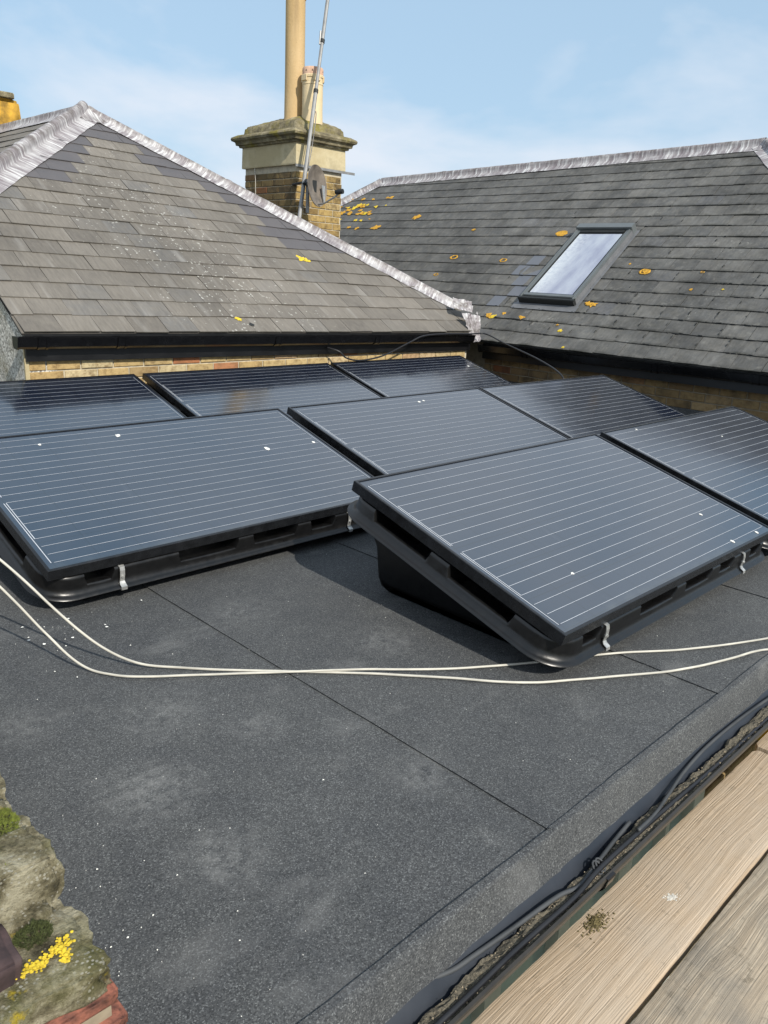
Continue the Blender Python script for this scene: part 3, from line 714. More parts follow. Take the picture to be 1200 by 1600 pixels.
crumple('crumpled_flashing', [(4.25, 4.13, 0.86), (4.43, 4.02, 0.83), (4.50, 4.10, 0.93), (4.30, 4.19, 0.965)], 10, 8, 0.022, M['lead'], hl, 8)
crumple('crumpled_flashing', [(4.40, 3.95, 0.545), (4.56, 4.02, 0.56), (4.58, 4.10, 0.84), (4.46, 4.00, 0.80)], 8, 12, 0.012, M['lead'], hl, 12)

# walls
wl_ = MB(); wl_.box((0.035, 4.005, -3.6), (4.352, 10.9, 0.62)); wallL = wl_.build('wall', M['mortar'], hl, HI)
bricks(wallL, (0.055, 4.005, -0.058), (1, 0, 0), (0, 0, 1), (0, -1, 0), 4.29, 0.005, 0.66, 'brick_yellow', 5)
cn = MB(); cn.box((0.026, 3.988, -3.6), (0.052, 4.004, 0.62)); cn.build('corner_strip', M['render'], hl, HI)
zt = vergeTop.z
rw = MB(); rw.prism([(0.028, 4.002, -3.6), (0.028, 10.9, -3.6), (0.028, 10.9, zt-0.03), (0.028, vergeTop.y, zt-0.03), (0.028, 4.002, LP(0, 0).z+(4.002-3.96)*0.625-0.03)], (0.20, 0, 0))
recalc(rw.build('pebbledash_wall', M['roughcast'], hl, HI))
# gutter along the eave, with its fascia
def gutter_run(P0, P1, out, parent, H, joints, mat='gutter', prof=None, ends=True, sub=None):
    P0, P1, out = Vector(P0), Vector(P1), Vector(out); d = (P1-P0).normalized(); L = (P1-P0).length; up = Vector((0, 0, 1))
    prof = prof or [(0.0, 0.0), (0.0, -0.050), (0.012, -0.068), (0.052, -0.072), (0.072, -0.058), (0.084, -0.008), (0.086, 0.0), (0.079, 0.0), (0.077, -0.008), (0.066, -0.054), (0.050, -0.065), (0.015, -0.062), (0.005, -0.048), (0.005, 0.0)]
    m = MB(); m.loft([[P+out*a+up*b for a, b in prof] for P in (P0, P1)], True, True, True)
    o = m.build('gutter', M[mat], parent, H); recalc(o)
    for s in joints:
        j = MB(); c = P0+d*s
        for w, ex in ((0.030, 0.005), (0.0075, 0.010)):
            for off in ((0,) if w == 0.030 else (-0.026, 0.026)):
                j.loft([[c+d*(off+q)+out*(0.043+(a-0.043)*(1+ex*16))+up*(-0.036+(b+0.036)*(1+ex*14)) for a, b in prof[:7]] for q in (-w, w)], False)
        jo = j.build('union', M[mat], o); 
    if ends:
        for P, sg in ((P0, -1), (P1, 1)):
            e = MB(); sec = [(0.043+(a-0.043)*1.06, -0.036+(b+0.036)*1.08) for a, b in prof[:7]]
            e.loft([[P+d*sg*0.001+out*a+up*b for a, b in sec], [P+d*sg*0.016+out*a+up*b for a, b in sec]], True, True, True)
            recalc(e.build('stop_end', M[mat], o))
    return o
gutter_run((-0.03, 3.962, 0.690), (4.30, 3.962, 0.622), (0, -1, 0), hl, HI, (0.14, 0.66, 1.95, 3.02))
fb = MB(); d_ = Vector((4.33, 0, -0.066))
for a, b, y0, y1 in ((0.008, -0.165, 3.9655, 3.985),):
    fb.prism([(0.03, y0, 0.70+a), (0.03, y1, 0.70+a), (0.03, y1, 0.70+b), (0.03, y0, 0.70+b)], d_)
recalc(fb.build('fascia_board', M['fascia'], hl, HI))
sf_ = MB(); sf_.box((0.03, 3.986, 0.575), (4.36, 4.01, 0.582)); sf_.build('soffit', M['fascia'], hl, HI)

# ------------------------------------------------------------------ right house: slate slope with a skylight
hr = empty('slate_roofed_house', (4.72, 0.0, -3.6))
tag(hr, 'house with dark grey slate roof and a skylight, at the right of the flat roof', 'house')
HR = Matrix.Translation((-4.72, 0, 3.6))
TH = R(37); RE = Vector((4.60, 0, 0.545)); rv = Vector((math.cos(TH), 0, math.sin(TH))); ru = Vector((0, -1, 0)); rn = ru.cross(rv)
RF = frame(RE, ru, rv, rn)
def RP(y, v, w=0.0): return RE+ru*(-y)+rv*v+rn*w
N0 = (2.62, 3.50); N1 = (8.20, 3.215)      # ridge ends (y, v)
eN = (N0[0]-N0[1]*math.cos(TH), 0.0); eF = (N1[0]+N1[1]*math.cos(TH), 0.0)
polyR = [(-eF[0], 0.0), (-eN[0], 0.0), (-N0[0], N0[1]), (-N1[0], N1[1])]
dk = MB(); dk.add([(u, v, -0.012) for u, v in polyR], [(0, 1, 2, 3)])
roofR = dk.build('roof', M['underlay'], hr, HR @ RF)
roofR['label'] = 'slope of dark grey slates with orange lichen spots'
rest, nR = lay_slates(roofR, polyR, 0.1815, 0.249, lambda u, v: 'slate_dark', 300, lambda u, v: (math.hypot(-u-1.2, v*0.8+1.0)+(4 if (-u > 4.4 and v < (-u-4.4)*0.62) else 0)), 23)
o_ = rest.build('slate_courses', M['slate_dark'], roofR); o_['kind'] = 'stuff'
us_ = MB(); us_.box((-eF[0], 0.004, -0.006), (-eN[0], 0.2, 0.002)); us_.build('under_eave_course', M['slate_dark'], roofR)
backR = MB(); topN, topF = RP(*N0), RP(*N1); backR.add([topN, topF, topF+Vector((2.6, 2.4, -1.9)), topN+Vector((2.6, -2.4, -1.9))], [(0, 1, 2, 3)])
endN = RP(*eN); backR.add([topN, topN+Vector((2.6, -2.4, -1.9)), endN], [(0, 1, 2)]); backR.add([topF, RP(*eF), topF+Vector((2.6, 2.4, -1.9))], [(0, 1, 2)])
backR.build('roof', M['slate_dark'], hr, HR)
def leadR(*a, **k):
    o = lead_roll(*a, **k); o.matrix_local = HR; return o
nB = Vector((math.sin(TH), 0, math.cos(TH)))
leadR('ridge_flashing', RP(*N0), RP(*N1), rn, nB, 0.13, 0.13, hr, roll=0.035, seed=4)
leadR('hip_flashing', RP(*N0), RP(*eN), rn, (0, -math.sin(TH), math.cos(TH)), 0.13, 0.13, hr, roll=0.032, seed=5)
leadR('hip_flashing', RP(*N1), RP(*eF), rn, (0, math.sin(TH), math.cos(TH)), 0.13, 0.13, hr, roll=0.032, seed=6)
LI = [(8.141, 2.598, .05), (8.28, 2.469, .05), (8.419, 2.781, .04), (8.20, 2.53, .06), (8.35, 2.40, .06), (8.0, 2.45, .04), (8.05, 2.60, .035), (7.294, 1.998, .075), (6.711, 2.248, .06), (7.831, 2.372, .045), (5.493, 1.943, .03),
      (4.18, .373, .05), (4.12, .375, .035), (4.021, .434, .028), (3.77, .399, .036), (3.225, .254, .026), (3.119, .675, .05), (3.17, .69, .035), (3.06, .026, .016), (3.302, .333, .016), (2.258, .979, .016), (1.972, 1.002, .012), (3.056, 1.336, .014)]
rnd = random.Random(91)
for k in range(42):
    v_ = rnd.choice((2.36, 2.54, 2.72))+rnd.uniform(-0.01, 0.05); LI.append((7.55+1.0*rnd.random(), v_-rnd.choice((0, 0, .18, .36)), rnd.uniform(0.012, 0.045)))
for i, (y, v, r) in enumerate(LI):
    obj('lichen_patch', blob_mesh('lichen_patch', r, M['lichen'] if i % 3 else M['lichen_yellow'], 0.004, i+60, 13, 0.5), roofR, Matrix.Translation((-y, v, 0.0185)) @ Matrix.Diagonal((1, 0.75, 1, 1)))
def ring_mesh(r, seed):
    rnd = random.Random(seed); m = MB(); n = 16; a_ = []; b_ = []; c_ = []
    for k in range(n):
        a = 2*math.pi*k/n; q = r*(1+0.2*(rnd.random()-0.5)); w = r*rnd.uniform(0.30, 0.5)
        a_.append((q*math.cos(a), q*math.sin(a), 0)); b_.append(((q-w*0.4)*math.cos(a), (q-w*0.4)*math.sin(a), 0.004)); c_.append(((q-w)*math.cos(a), (q-w)*math.sin(a), 0.0))
    m.loft([a_, b_, c_]); return make_mesh('lichen_patch', m.v, m.f, M['lichen'])
for i, (y, v, r) in enumerate([(5.394, 1.374, .058), (4.635, 1.339, .05), (4.174, 1.863, .075), (2.837, 1.221, .06), (5.418, 1.027, .035), (2.27, 1.242, .02)]):
    obj('lichen_patch', ring_mesh(r, i), roofR, Matrix.Translation((-y, v, 0.0195)) @ Matrix.Diagonal((1, 0.72, 1, 1)))
    if i in (2, 3): obj('lichen_patch', blob_mesh('lichen_patch', r*0.75, M['lichen'], 0.004, i+90, 13, 0.5), roofR, Matrix.Translation((-y, v, 0.0185)) @ Matrix.Diagonal((1, 0.7, 1, 1)))
# moss plugs in the joints of the lower courses
mg = MB(); rnd = random.Random(3)
for k in range(480):
    y = 0.5+3.8*rnd.random()**1.3; c = rnd.randrange(1, 14); v = c*0.1815+rnd.uniform(-0.006, 0.004)
    vert = rnd.random() < 0.3
    if vert: v += rnd.uniform(0.02, 0.15); y = (round(y/0.249+(0.5 if c % 2 else 0))-(0.5 if c % 2 else 0))*0.249
    if c > 6 and rnd.random() < 0.6: continue
    l = rnd.uniform(0.012, 0.075)*(0.6 if c > 5 else 1); h = rnd.uniform(0.003, 0.007)
    if vert: l, h = 0.004, rnd.uniform(0.015, 0.05)
    pts = [(-y+l*math.cos(a)*0.6, v+h*0.8*math.sin(a), 0.012) for a in [2*math.pi*q/7 for q in range(7)]]
    top = [(p[0]*0.5-y*0.5+rnd.uniform(-.003, .003), p[1]*0.5+v*0.5, 0.020+rnd.uniform(0, .006)) for p in pts]
    mg.loft([pts, top], True, False, True)
o_ = mg.build('joint_moss', M['moss_plug'] if 'moss_plug' in M else M['rubber'], roofR, None, True); o_['kind'] = 'stuff'
# skylight
sk = obj('skylight', None, hr, HR @ RF @ Matrix.Translation((-3.94, 0.64, 0)))
sk['label'] = 'grey framed skylight with pale sky reflection painted into its pane'
SW, SH, SZ = 0.66, 1.27, 0.085
def skbox(name, a, b, mat): 
    m = MB(); m.box(a, b); o = m.build(name, M[mat], sk); bm = bmesh.new(); bm.from_mesh(o.data); bmesh.ops.bevel(bm, geom=list(bm.edges), offset=0.006, segments=2, affect='EDGES'); bm.to_mesh(o.data); bm.free(); return o
skbox('side_frame', (0, 0.02, 0.012), (0.058, SH-0.055, SZ), 'velux'); skbox('side_frame', (SW-0.058, 0.02, 0.012), (SW, SH-0.055, SZ), 'velux')
skbox('side_cover', (0.008, 0.0, SZ-0.02), (0.030, SH-0.06, SZ+0.010), 'velux'); skbox('side_cover', (SW-0.030, 0.0, SZ-0.02), (SW-0.008, SH-0.06, SZ+0.010), 'velux')
skbox('bottom_frame', (0.059, 0.02, 0.012), (SW-0.059, 0.085, SZ-0.004), 'velux'); skbox('bottom_cover', (-0.006, -0.022, 0.020), (SW+0.006, 0.018, SZ+0.004), 'rubber')
skbox('bottom_sash', (0.035, 0.020, SZ-0.002), (SW-0.035, 0.064, SZ+0.012), 'velux')
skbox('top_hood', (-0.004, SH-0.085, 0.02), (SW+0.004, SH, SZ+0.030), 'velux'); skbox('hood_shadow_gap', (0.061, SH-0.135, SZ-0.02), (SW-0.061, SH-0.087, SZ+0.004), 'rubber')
for x0, x1 in ((0.0585, 0.066), (SW-0.066, SW-0.0585)): skbox('glazing_seal', (x0, 0.088, SZ-0.03), (x1, SH-0.137, SZ-0.001), 'rubber')
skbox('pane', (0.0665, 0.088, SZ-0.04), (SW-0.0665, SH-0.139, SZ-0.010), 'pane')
fl = MB(); fl.add([(-0.06, -0.105, 0.0215), (SW+0.055, -0.105, 0.0215), (SW+0.055, -0.0225, 0.026), (-0.06, -0.0225, 0.026)], [(0, 1, 2, 3)]); fl.build('apron_flashing', M['flash_grey'], sk)
for x0, x1 in ((-0.045, -0.002), (SW+0.002, SW+0.04)):
    fl = MB(); fl.add([(x0, -0.02, 0.022), (x1, -0.02, 0.022), (x1, SH, 0.022), (x0, SH, 0.022)], [(0, 1, 2, 3)])
    xi = x1 if x0 < 0 else x0; fl.add([(xi, -0.02, 0.022), (xi, SH, 0.022), (xi, SH, 0.075), (xi, -0.02, 0.075)], [(0, 1, 2, 3)]); fl.build('side_flashing', M['flash_grey'], sk)
# replacement slates beside the skylight
rp = mat_plain('blue_replacement_slate', (0.115, 0.123, 0.142), 0.5, 0, 0.1, 6, 0.1); M['slate_blue'] = rp
for y, v in ((4.10, 0.75), (4.16, 0.93), (4.10, 1.11), (4.28, 1.11), (4.20, 1.29), (4.25, 0.57)):
    c = round(v/0.1815); v0 = c*0.1815
    mm = slate_mesh([(0, 0), (0.16, 0), (0.16, 0.175), (0, 0.175)], 'slate_blue', int(y*100)); obj('slate', make_mesh('slate', mm.v, mm.f, rp), roofR, Matrix.Translation((-y-0.08, v0+0.001, 0.0045)))
# wall, gutter, fascia
wr = MB(); wr.box((4.73, -0.05, -3.6), (9.6, 10.8, 0.60)); wallR = wr.build('wall', M['mortar_dark'], hr, HR)
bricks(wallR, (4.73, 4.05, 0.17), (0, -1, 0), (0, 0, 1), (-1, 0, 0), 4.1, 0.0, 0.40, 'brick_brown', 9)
up_ = MB(); up_.add([(4.712, -0.1, 0.0), (4.712, 4.04, 0.0), (4.716, 4.04, 0.17), (4.716, -0.1, 0.17), (4.66, 4.04, 0.004), (4.66, -0.1, 0.004)], [(0, 1, 2, 3), (0, 5, 4, 1)]); up_.build('felt_upstand', M['felt'], flat_roof)
gutter_run((4.62, 4.00, 0.512), (4.62, -0.3, 0.545), (-1, 0, 0), hr, HR, (0.55, 1.9, 2.75), ends=True)
fb = MB(); fb.prism([(4.632, 4.02, 0.53), (4.66, 4.02, 0.53), (4.66, 4.02, 0.375), (4.632, 4.02, 0.375)], (0, -4.3, 0.02)); recalc(fb.build('fascia_board', M['fascia'], hr, HR))
sf_ = MB(); sf_.box((4.661, -0.3, 0.385), (4.735, 4.04, 0.392)); sf_.build('soffit', M['fascia'], hr, HR)

# ------------------------------------------------------------------ chimney stack behind the hip
CX0, CX1, CY0, CY1 = 4.159, 4.862, 6.515, 7.52
ch = empty('chimney_stack', (4.5, 7.0, 0.6)); CH = Matrix.Translation((-4.5, -7.0, -0.6))
tag(ch, 'brick chimney stack with cream rendered band, mossy cement cap and two clay pots', 'chimney')
m = MB(); m.box((CX0+0.01, CY0+0.01, 0.6), (CX1-0.01, CY1-0.01, 2.31)); core = m.build('brickwork', M['mortar'], ch, CH)
bricks(core, (CX0+0.01, CY1-0.01, 1.26), (0, -1, 0), (0, 0, 1), (-1, 0, 0), CY1-CY0-0.02, 0.0, 1.02, 'brick_chimney', 31, proud=0.010)
bricks(core, (CX0+0.01, CY0+0.01, 1.26), (1, 0, 0), (0, 0, 1), (0, -1, 0), CX1-CX0-0.02, 0.0, 1.02, 'brick_rough', 32, proud=0.010)
def rrect3(x0, x1, y0, y1, z, r=0.0, k=1):
    if r <= 0: return [Vector((x0, y0, z)), Vector((x1, y0, z)), Vector((x1, y1, z)), Vector((x0, y1, z))]
    out = []
    for cx, cy, a0 in ((x1-r, y0+r, -90), (x1-r, y1-r, 0), (x0+r, y1-r, 90), (x0+r, y0+r, 180)):
        for q in range(k+1): a = R(a0+90*q/k); out.append(Vector((cx+r*math.cos(a), cy+r*math.sin(a), z)))
    return out
def ringc(o, z, r=0.006, k=2): return rrect3(CX0-o, CX1+o, CY0-o, CY1+o, z, r, k)
m = MB(); m.loft([ringc(0.0, 2.296), ringc(0.022, 2.296), ringc(0.024, 2.31), ringc(0.018, 2.535)], True, True, False); bd = m.build('rendered_band', M['render'], ch, CH)
m = MB(); m.loft([ringc(0.015, 2.525), ringc(0.045, 2.528), ringc(0.050, 2.548), ringc(0.075, 2.553), ringc(0.080, 2.580), ringc(0.088, 2.590), ringc(0.112, 2.600), ringc(0.120, 2.622), ringc(0.112, 2.640), ringc(0.06, 2.668), ringc(0.0, 2.672)], True, True, True)
sharp(m.build('cornice', M['cap'], ch, CH), 30)
# weathered flaunching: a lumpy mound
vs = []; fs = []; NX, NY = 34, 44
for j in range(NY+1):
    for i in range(NX+1):
        x = CX0-0.015+(CX1-CX0+0.03)*i/NX; y = CY0-0.015+(CY1-CY0+0.03)*j/NY
        e = min(i/NX, 1-i/NX)*(CX1-CX0); f_ = min(j/NY, 1-j/NY)*(CY1-CY0); d = min(e, f_)
        z = 2.655+0.105*min(1, d/0.03)**0.6*(1 if d > 0 else 0)+0.105*min(1, max(0, d-0.03)/0.26)+0.012*noise.noise(Vector((x*9, y*9, 1)))+0.006*noise.noise(Vector((x*26, y*26, 1)))
        vs.append((x+0.008*noise.noise(Vector((x*11, y*11, z*9))), y, z))
for j in range(NY):
    for i in range(NX): k = j*(NX+1)+i; fs.append((k, k+1, k+NX+2, k+NX+1))
obj('flaunching', make_mesh('flaunching', vs, fs, M['cap'], True), ch, CH)
m = MB(); m.lathe([(0.125, 2.80), (0.118, 2.86), (0.113, 3.3), (0.111, 4.06), (0.119, 4.065), (0.121, 4.09), (0.115, 4.10), (0.115, 4.145), (0.124, 4.15), (0.126, 4.175), (0.132, 4.185), (0.135, 4.24), (0.125, 4.28), (0.10, 4.28), (0.095, 3.9)], (4.447, 6.926, 0), 28)
p_ = sharp(m.build('tall_chimney_pot', M['pot_tall'], ch, CH), 40); p_['label'] = 'tall buff clay pot'
m = MB(); sx, sy = 4.487, 6.648
m.lathe([(0.122, 2.76), (0.117, 2.90), (0.117, 3.165), (0.121, 3.168), (0.121, 3.178), (0.116, 3.182), (0.116, 3.235), (0.124, 3.24), (0.126, 3.262), (0.121, 3.268)], (sx, sy, 0), 28)
ps = sharp(m.build('short_chimney_pot', M['pot_short'], ch, CH), 40); ps['label'] = 'short cream clay pot with red crown'
m = MB(); m.lathe([(0.119, 3.262), (0.119, 3.33), (0.110, 3.345), (0.095, 3.345), (0.09, 3.1)], (sx, sy, 0), 28); sharp(m.build('crown', M['pot_rim'], ps), 40)
for k in range(10):
    a = 2*math.pi*k/10+0.2; m = MB(); c = Vector((sx+0.1195*math.cos(a), sy+0.1195*math.sin(a), 3.305)); t_ = Vector((math.cos(a), math.sin(a), 0)); s_ = Vector((-math.sin(a), math.cos(a), 0))
    m.add([c-s_*0.009-Vector((0, 0, .009)), c+s_*0.009-Vector((0, 0, .009)), c+Vector((0, 0, .013))], [(0, 1, 2)]); m.build('vent_hole', M['rubber'], ps)
for k in range(5):      # cement lugs under the crown
    a = 2*math.pi*k/5-1.9; m = MB(); c = Vector((sx, sy, 0)); r_ = []
    for rr, z0, z1 in ((0.118, 3.195, 3.262), (0.136, 3.205, 3.258)):
        r_.append([c+Vector((rr*math.cos(a+q), rr*math.sin(a+q), z)) for q, z in ((-0.33, z0), (0.33, z0), (0.33, z1), (-0.33, z1))])
    m.loft(r_, True, False, True); recalc(m.build('lug', M['pot_short'], ps))
m = MB(); m.box((CX0-0.030, CY0-0.0275, 2.272), (CX1+0.17, CY0-0.0225, 2.300)); m.build('metal_strap', M['steel'], ch, CH)
m = MB(); m.tube(smooth_path([(CX0-0.022, CY1-0.24, 2.29), (CX0-0.012, CY1-0.243, 2.1), (CX0-0.014, CY1-0.243, 1.5)]), 0.004, 6); m.build('white_wire', M['cable_white'], ch, CH)

# aerial mast and dish on the stack
am = empty('aerial_mast', (3.92, 6.13, 1.72)); AM = Matrix.Translation((-3.92, -6.13, -1.72))
tag(am, 'leaning galvanised aerial mast strapped to the front of the chimney', 'aerial mast')
b0 = Vector((3.925, 6.165, 1.66)); b1 = Vector((4.585, 6.535, 4.02)); dm = b1-b0
def mp(t): return b0+dm*t
m = MB(); m.tube([mp(0), mp(0.60)], 0.022, 12); m.build('lower_tube', M['steel'], am, AM)
m = MB(); m.tube([mp(0.585), mp(0.86)], 0.0185, 12); m.build('middle_tube', M['steel'], am, AM)
m = MB(); m.tube([mp(0.80), mp(1.15)], 0.020, 12); m.build('upper_tube', M['steel'], am, AM)
for t in (0.59, 0.815): m = MB(); m.tube([mp(t-0.008), mp(t+0.008)], 0.027, 12); m.build('clamp', M['rubber'], am, AM)
m = MB(); m.tube([mp(0.80)+Vector((-0.022, 0.01, 0)), mp(0.86)+Vector((-0.030, 0.014, 0))], 0.010, 6); m.build('clamp_bolt', M['steel'], am, AM)
m = MB(); q0 = mp(0.18); m.tube([q0+Vector((0.035, -0.02, 0.03)), q0+Vector((0.015, -0.05, -0.32))], 0.020, 10); m.build('stub_tube', M['steel'], am, AM)
m = MB(); m.tube([q0+Vector((0, 0, 0)), Vector((CX0-0.005, CY0+0.05, q0.z))], 0.014, 6); m.tube([q0+Vector((-0.04, -0.03, -0.02)), q0+Vector((0.06, -0.04, 0.0))], 0.012, 6); m.build('wall_bracket', M['rubber'], am, AM)
m = MB(); m.tube(smooth_path([mp(0.50)+Vector((0.02, -0.02, 0)), mp(0.46)+Vector((0.035, -0.02, 0.01)), mp(0.30)+Vector((0.02, -0.03, 0)), q0]), 0.005, 6); m.build('coax', M['cable_black'], am, AM)

sdh = empty('satellite_dish', (4.07, 6.02, 2.0)); SDM = Matrix.Translation((-4.07, -6.02, -2.0))
tag(sdh, 'small rusty grey satellite dish on the chimney mast', 'satellite dish')
dc = Vector((4.085, 6.045, 2.045)); dn_ = Vector((0.30, -0.93, 0.10)).normalized(); du = dn_.cross(Vector((0, 0, 1))).normalized(); dv_ = du.cross(dn_)
m = MB(); rings = []
for t in (0.02, 0.25, 0.5, 0.75, 0.97, 1.0, 1.01):
    rings.append([dc+du*(0.190*t*math.cos(a))+dv_*(0.215*t*math.sin(a))+dn_*(0.045*min(t, 1)**2-0.045-(0.008 if t > 1 else 0)) for a in [2*math.pi*k/32 for k in range(32)]])
back = [[q-dn_*0.006*(1 if i < 6 else 0) for q in r_] for i, r_ in enumerate(rings[:6])][::-1]
m.loft(rings+back, True, False, False); m.f.append(list(range(32)))
dsh = sharp(m.build('reflector', M['dish'], sdh, SDM), 30)
m = MB(); bt = dc-dv_*0.19; m.tube([bt-dn_*0.03, bt+dn_*0.06, bt+dn_*0.20+dv_*0.05, dc+dn_*0.27-dv_*0.10], 0.010, 6); m.build('feed_arm', M['steel'], sdh, SDM)
m = MB(); lc = dc+dn_*0.27-dv_*0.09; m.tube([lc+dn_*0.045, lc-dn_*0.01, lc-dn_*0.05], [0.026, 0.028, 0.020], 12); m.build('feed_head', M['rubber'], sdh, SDM)
m = MB(); m.tube([dc-dn_*0.05, dc-dn_*0.10, mp(0.18)], 0.018, 8); m.box(tuple(dc-dn_*0.055-Vector((.045, .02, .06))), tuple(dc-dn_*0.055+Vector((.03, .02, .06)))); m.build('mounting_bracket', M['rubber'], sdh, SDM)
m = MB(); cl = dc-du*0.10-dv_*0.05+dn_*0.004; m.prism([cl+du*a+dv_*b for a, b in ((-.012, -.12), (.012, -.12), (.03, .06), (-.03, .06))], dn_*0.01); recalc(m.build('stay', M['clip'], sdh, SDM))

# chimney on the far ridge, orange with lichen
fc = empty('chimney_stack', (1.88, 9.4, 1.9)); FC = Matrix.Translation((-1.88, -9.4, -1.9))
tag(fc, 'lichen-orange chimney top at the left edge, standing on the far ridge', 'chimney')
def lump(name, a, b, mat, parent, Mx, amp=0.02, sc_=7, seed=0, sub=5, r=0.04):
    bm = bmesh.new(); bmesh.ops.create_cube(bm, size=1)
    a, b = Vector(a), Vector(b); c = (a+b)/2; s = b-a
    bmesh.ops.bevel(bm, geom=list(bm.edges), offset=min(r/max(s.x, .01), r/max(s.y, .01), r/max(s.z, .01), 0.3), segments=2, affect='EDGES')
    bmesh.ops.subdivide_edges(bm, edges=list(bm.edges), cuts=sub, use_grid_fill=True)
    for v in bm.verts:
        p = Vector((c.x+v.co.x*s.x, c.y+v.co.y*s.y, c.z+v.co.z*s.z)); d = (p-c).normalized()
        v.co = p+d*amp*(noise.noise(p*sc_+Vector((seed, seed*2, 0)))+0.5*noise.noise(p*sc_*2.7+Vector((0, seed, 5)))+0.28*noise.noise(p*sc_*6)+0.16*noise.noise(p*sc_*14))
    me = bpy.data.meshes.new(name); bm.to_mesh(me); bm.free(); me.materials.append(M[mat]); me.polygons.foreach_set('use_smooth', [True]*len(me.polygons))
    return obj(name, me, parent, Mx)
lump('stack', (1.55, 9.05, 1.9), (2.13, 9.9, 2.865), 'lichen_stone', fc, FC, 0.03, 5, 1)
lump('cap', (1.50, 9.0, 2.87), (2.06, 9.95, 2.93), 'cap', fc, FC, 0.015, 5, 2)
lf = MB()
crF = crumple('lead_apron', [(1.35, 8.85, 2.30), (2.28, 8.75, 2.36), (2.16, 9.04, 2.56), (1.55, 9.04, 2.55)], 10, 6, 0.02, M['lead'], fc, 21); crF.matrix_local = FC

# ------------------------------------------------------------------ front edge: facade, fascia, gutter
ex = empty('rear_extension', (1.5, -0.25, -3.6)); EX = Matrix.Translation((-1.5, 0.25, 3.6))
tag(ex, 'flat-roofed extension below the felt, its front gutter holding silt and cables', 'building')
m = MB(); m.box((0.62, -0.245, -3.6), (4.72, 4.0, -0.17)); wf = m.build('wall', M['mortar_dark'], ex, EX)
bricks(wf, (0.625, -0.245, -1.2), (1, 0, 0), (0, 0, 1), (0, -1, 0), 1.2, 0.0, 1.02, 'brick_brown', 51)
m = MB(); m.box((-1.62, -0.20, -3.6), (0.62, 4.0, -0.17)); m.build('wall', M['mortar_dark'], ex, EX)
win = obj('window', None, ex, EX); win['label'] = 'grey-green framed glazing under the gutter'
for x0, x1 in ((-1.62, -1.55), (-1.02, -0.95), (-0.62, -0.555), (-0.30, -0.245), (0.02, 0.10), (0.32, 0.345), (0.53, 0.61)):
    m = MB(); m.box((x0, -0.262, -1.6), (x1, -0.205, -0.172)); m.build('mullion', M['pvc'], win)
for z0, z1 in ((-0.30, -0.172), (-1.62, -1.55)):
    m = MB(); m.box((-1.62, -0.258, z0), (0.61, -0.206, z1)); m.build('transom', M['pvc'], win)
for x0, x1 in ((-1.55, -1.02), (-0.95, -0.62), (-0.555, -0.30), (-0.245, 0.02), (0.10, 0.32), (0.345, 0.53)):
    m = MB(); m.box((x0, -0.228, -1.55), (x1, -0.212, -0.30)); m.build('pane', M['pvc_glass'], win)
m = MB()
for i in range(80):
    xa = -1.6+6.3*i/80; xb = xa+6.3/80; f1 = lambda x, k: 0.0015*noise.noise(Vector((x*3, k, 1)))
    m.add([(xa, -0.372, -0.080), (xb, -0.372, -0.080), (xb, -0.394+f1(xb, 1), -0.101+f1(xb, 2)), (xa, -0.394+f1(xa, 1), -0.101+f1(xa, 2)), (xb, -0.412+f1(xb, 3), -0.128), (xa, -0.412+f1(xa, 3), -0.128)], [(0, 3, 2, 1), (3, 5, 4, 2)])
m.build('eaves_apron', M['liner'], ex, EX, True)
m = MB(); m.box((-1.60, -0.3745, -0.20), (4.72, -0.361, -0.098)); m.build('fascia_board', M['liner'], ex, EX)
m = MB(); m.box((-1.60, -0.3605, -0.20), (4.72, -0.263, -0.190)); m.build('soffit', M['liner'], ex, EX)
def hr_(r, a0, a1, n): return [(0.0405-r*math.cos(R(a)), -0.010-r*math.sin(R(a))) for a in [a0+(a1-a0)*k/n for k in range(n+1)]]
gp = [(-0.002, -0.004)]+hr_(0.0415, 0, 172, 12)+[(0.0845, -0.006), (0.0835, -0.001), (0.0765, -0.001), (0.0755, -0.006)]+hr_(0.0375, 172, 4, 12)+[(0.002, -0.004)]
mg_ = MB(); P0, P1 = Vector((-1.75, -0.3755, -0.094)), Vector((4.6, -0.3755, -0.086))
mg_.loft([[P+Vector((0, -a, b)) for a, b in gp] for P in (P0, P1)], True, True, True); gt = mg_.build('gutter', M['gutter_front'] if 'gutter_front' in M else M['liner'], ex, EX); recalc(gt)
M['gutter_brown'] = mat_plain('weathered_black_gutter', (0.035, 0.031, 0.026), 0.42, 0, 0.4, 14, 0.1)
gt.data.materials[0] = M['liner']; gt.data.materials.append(M['gutter_brown'])
for p_ in gt.data.polygons:
    c = p_.center
    if c.y < -0.3755-0.072: p_.material_index = 1
for x in (-0.48, 0.55, 1.5):
    m = MB(); m.loft([[Vector((x+q, -0.3755-a*1.05-0.001, -0.092+b*1.05)) for a, b in gp[4:17]] for q in (-0.016, 0.016)], False); m.build('bracket', M['gutter'], gt)
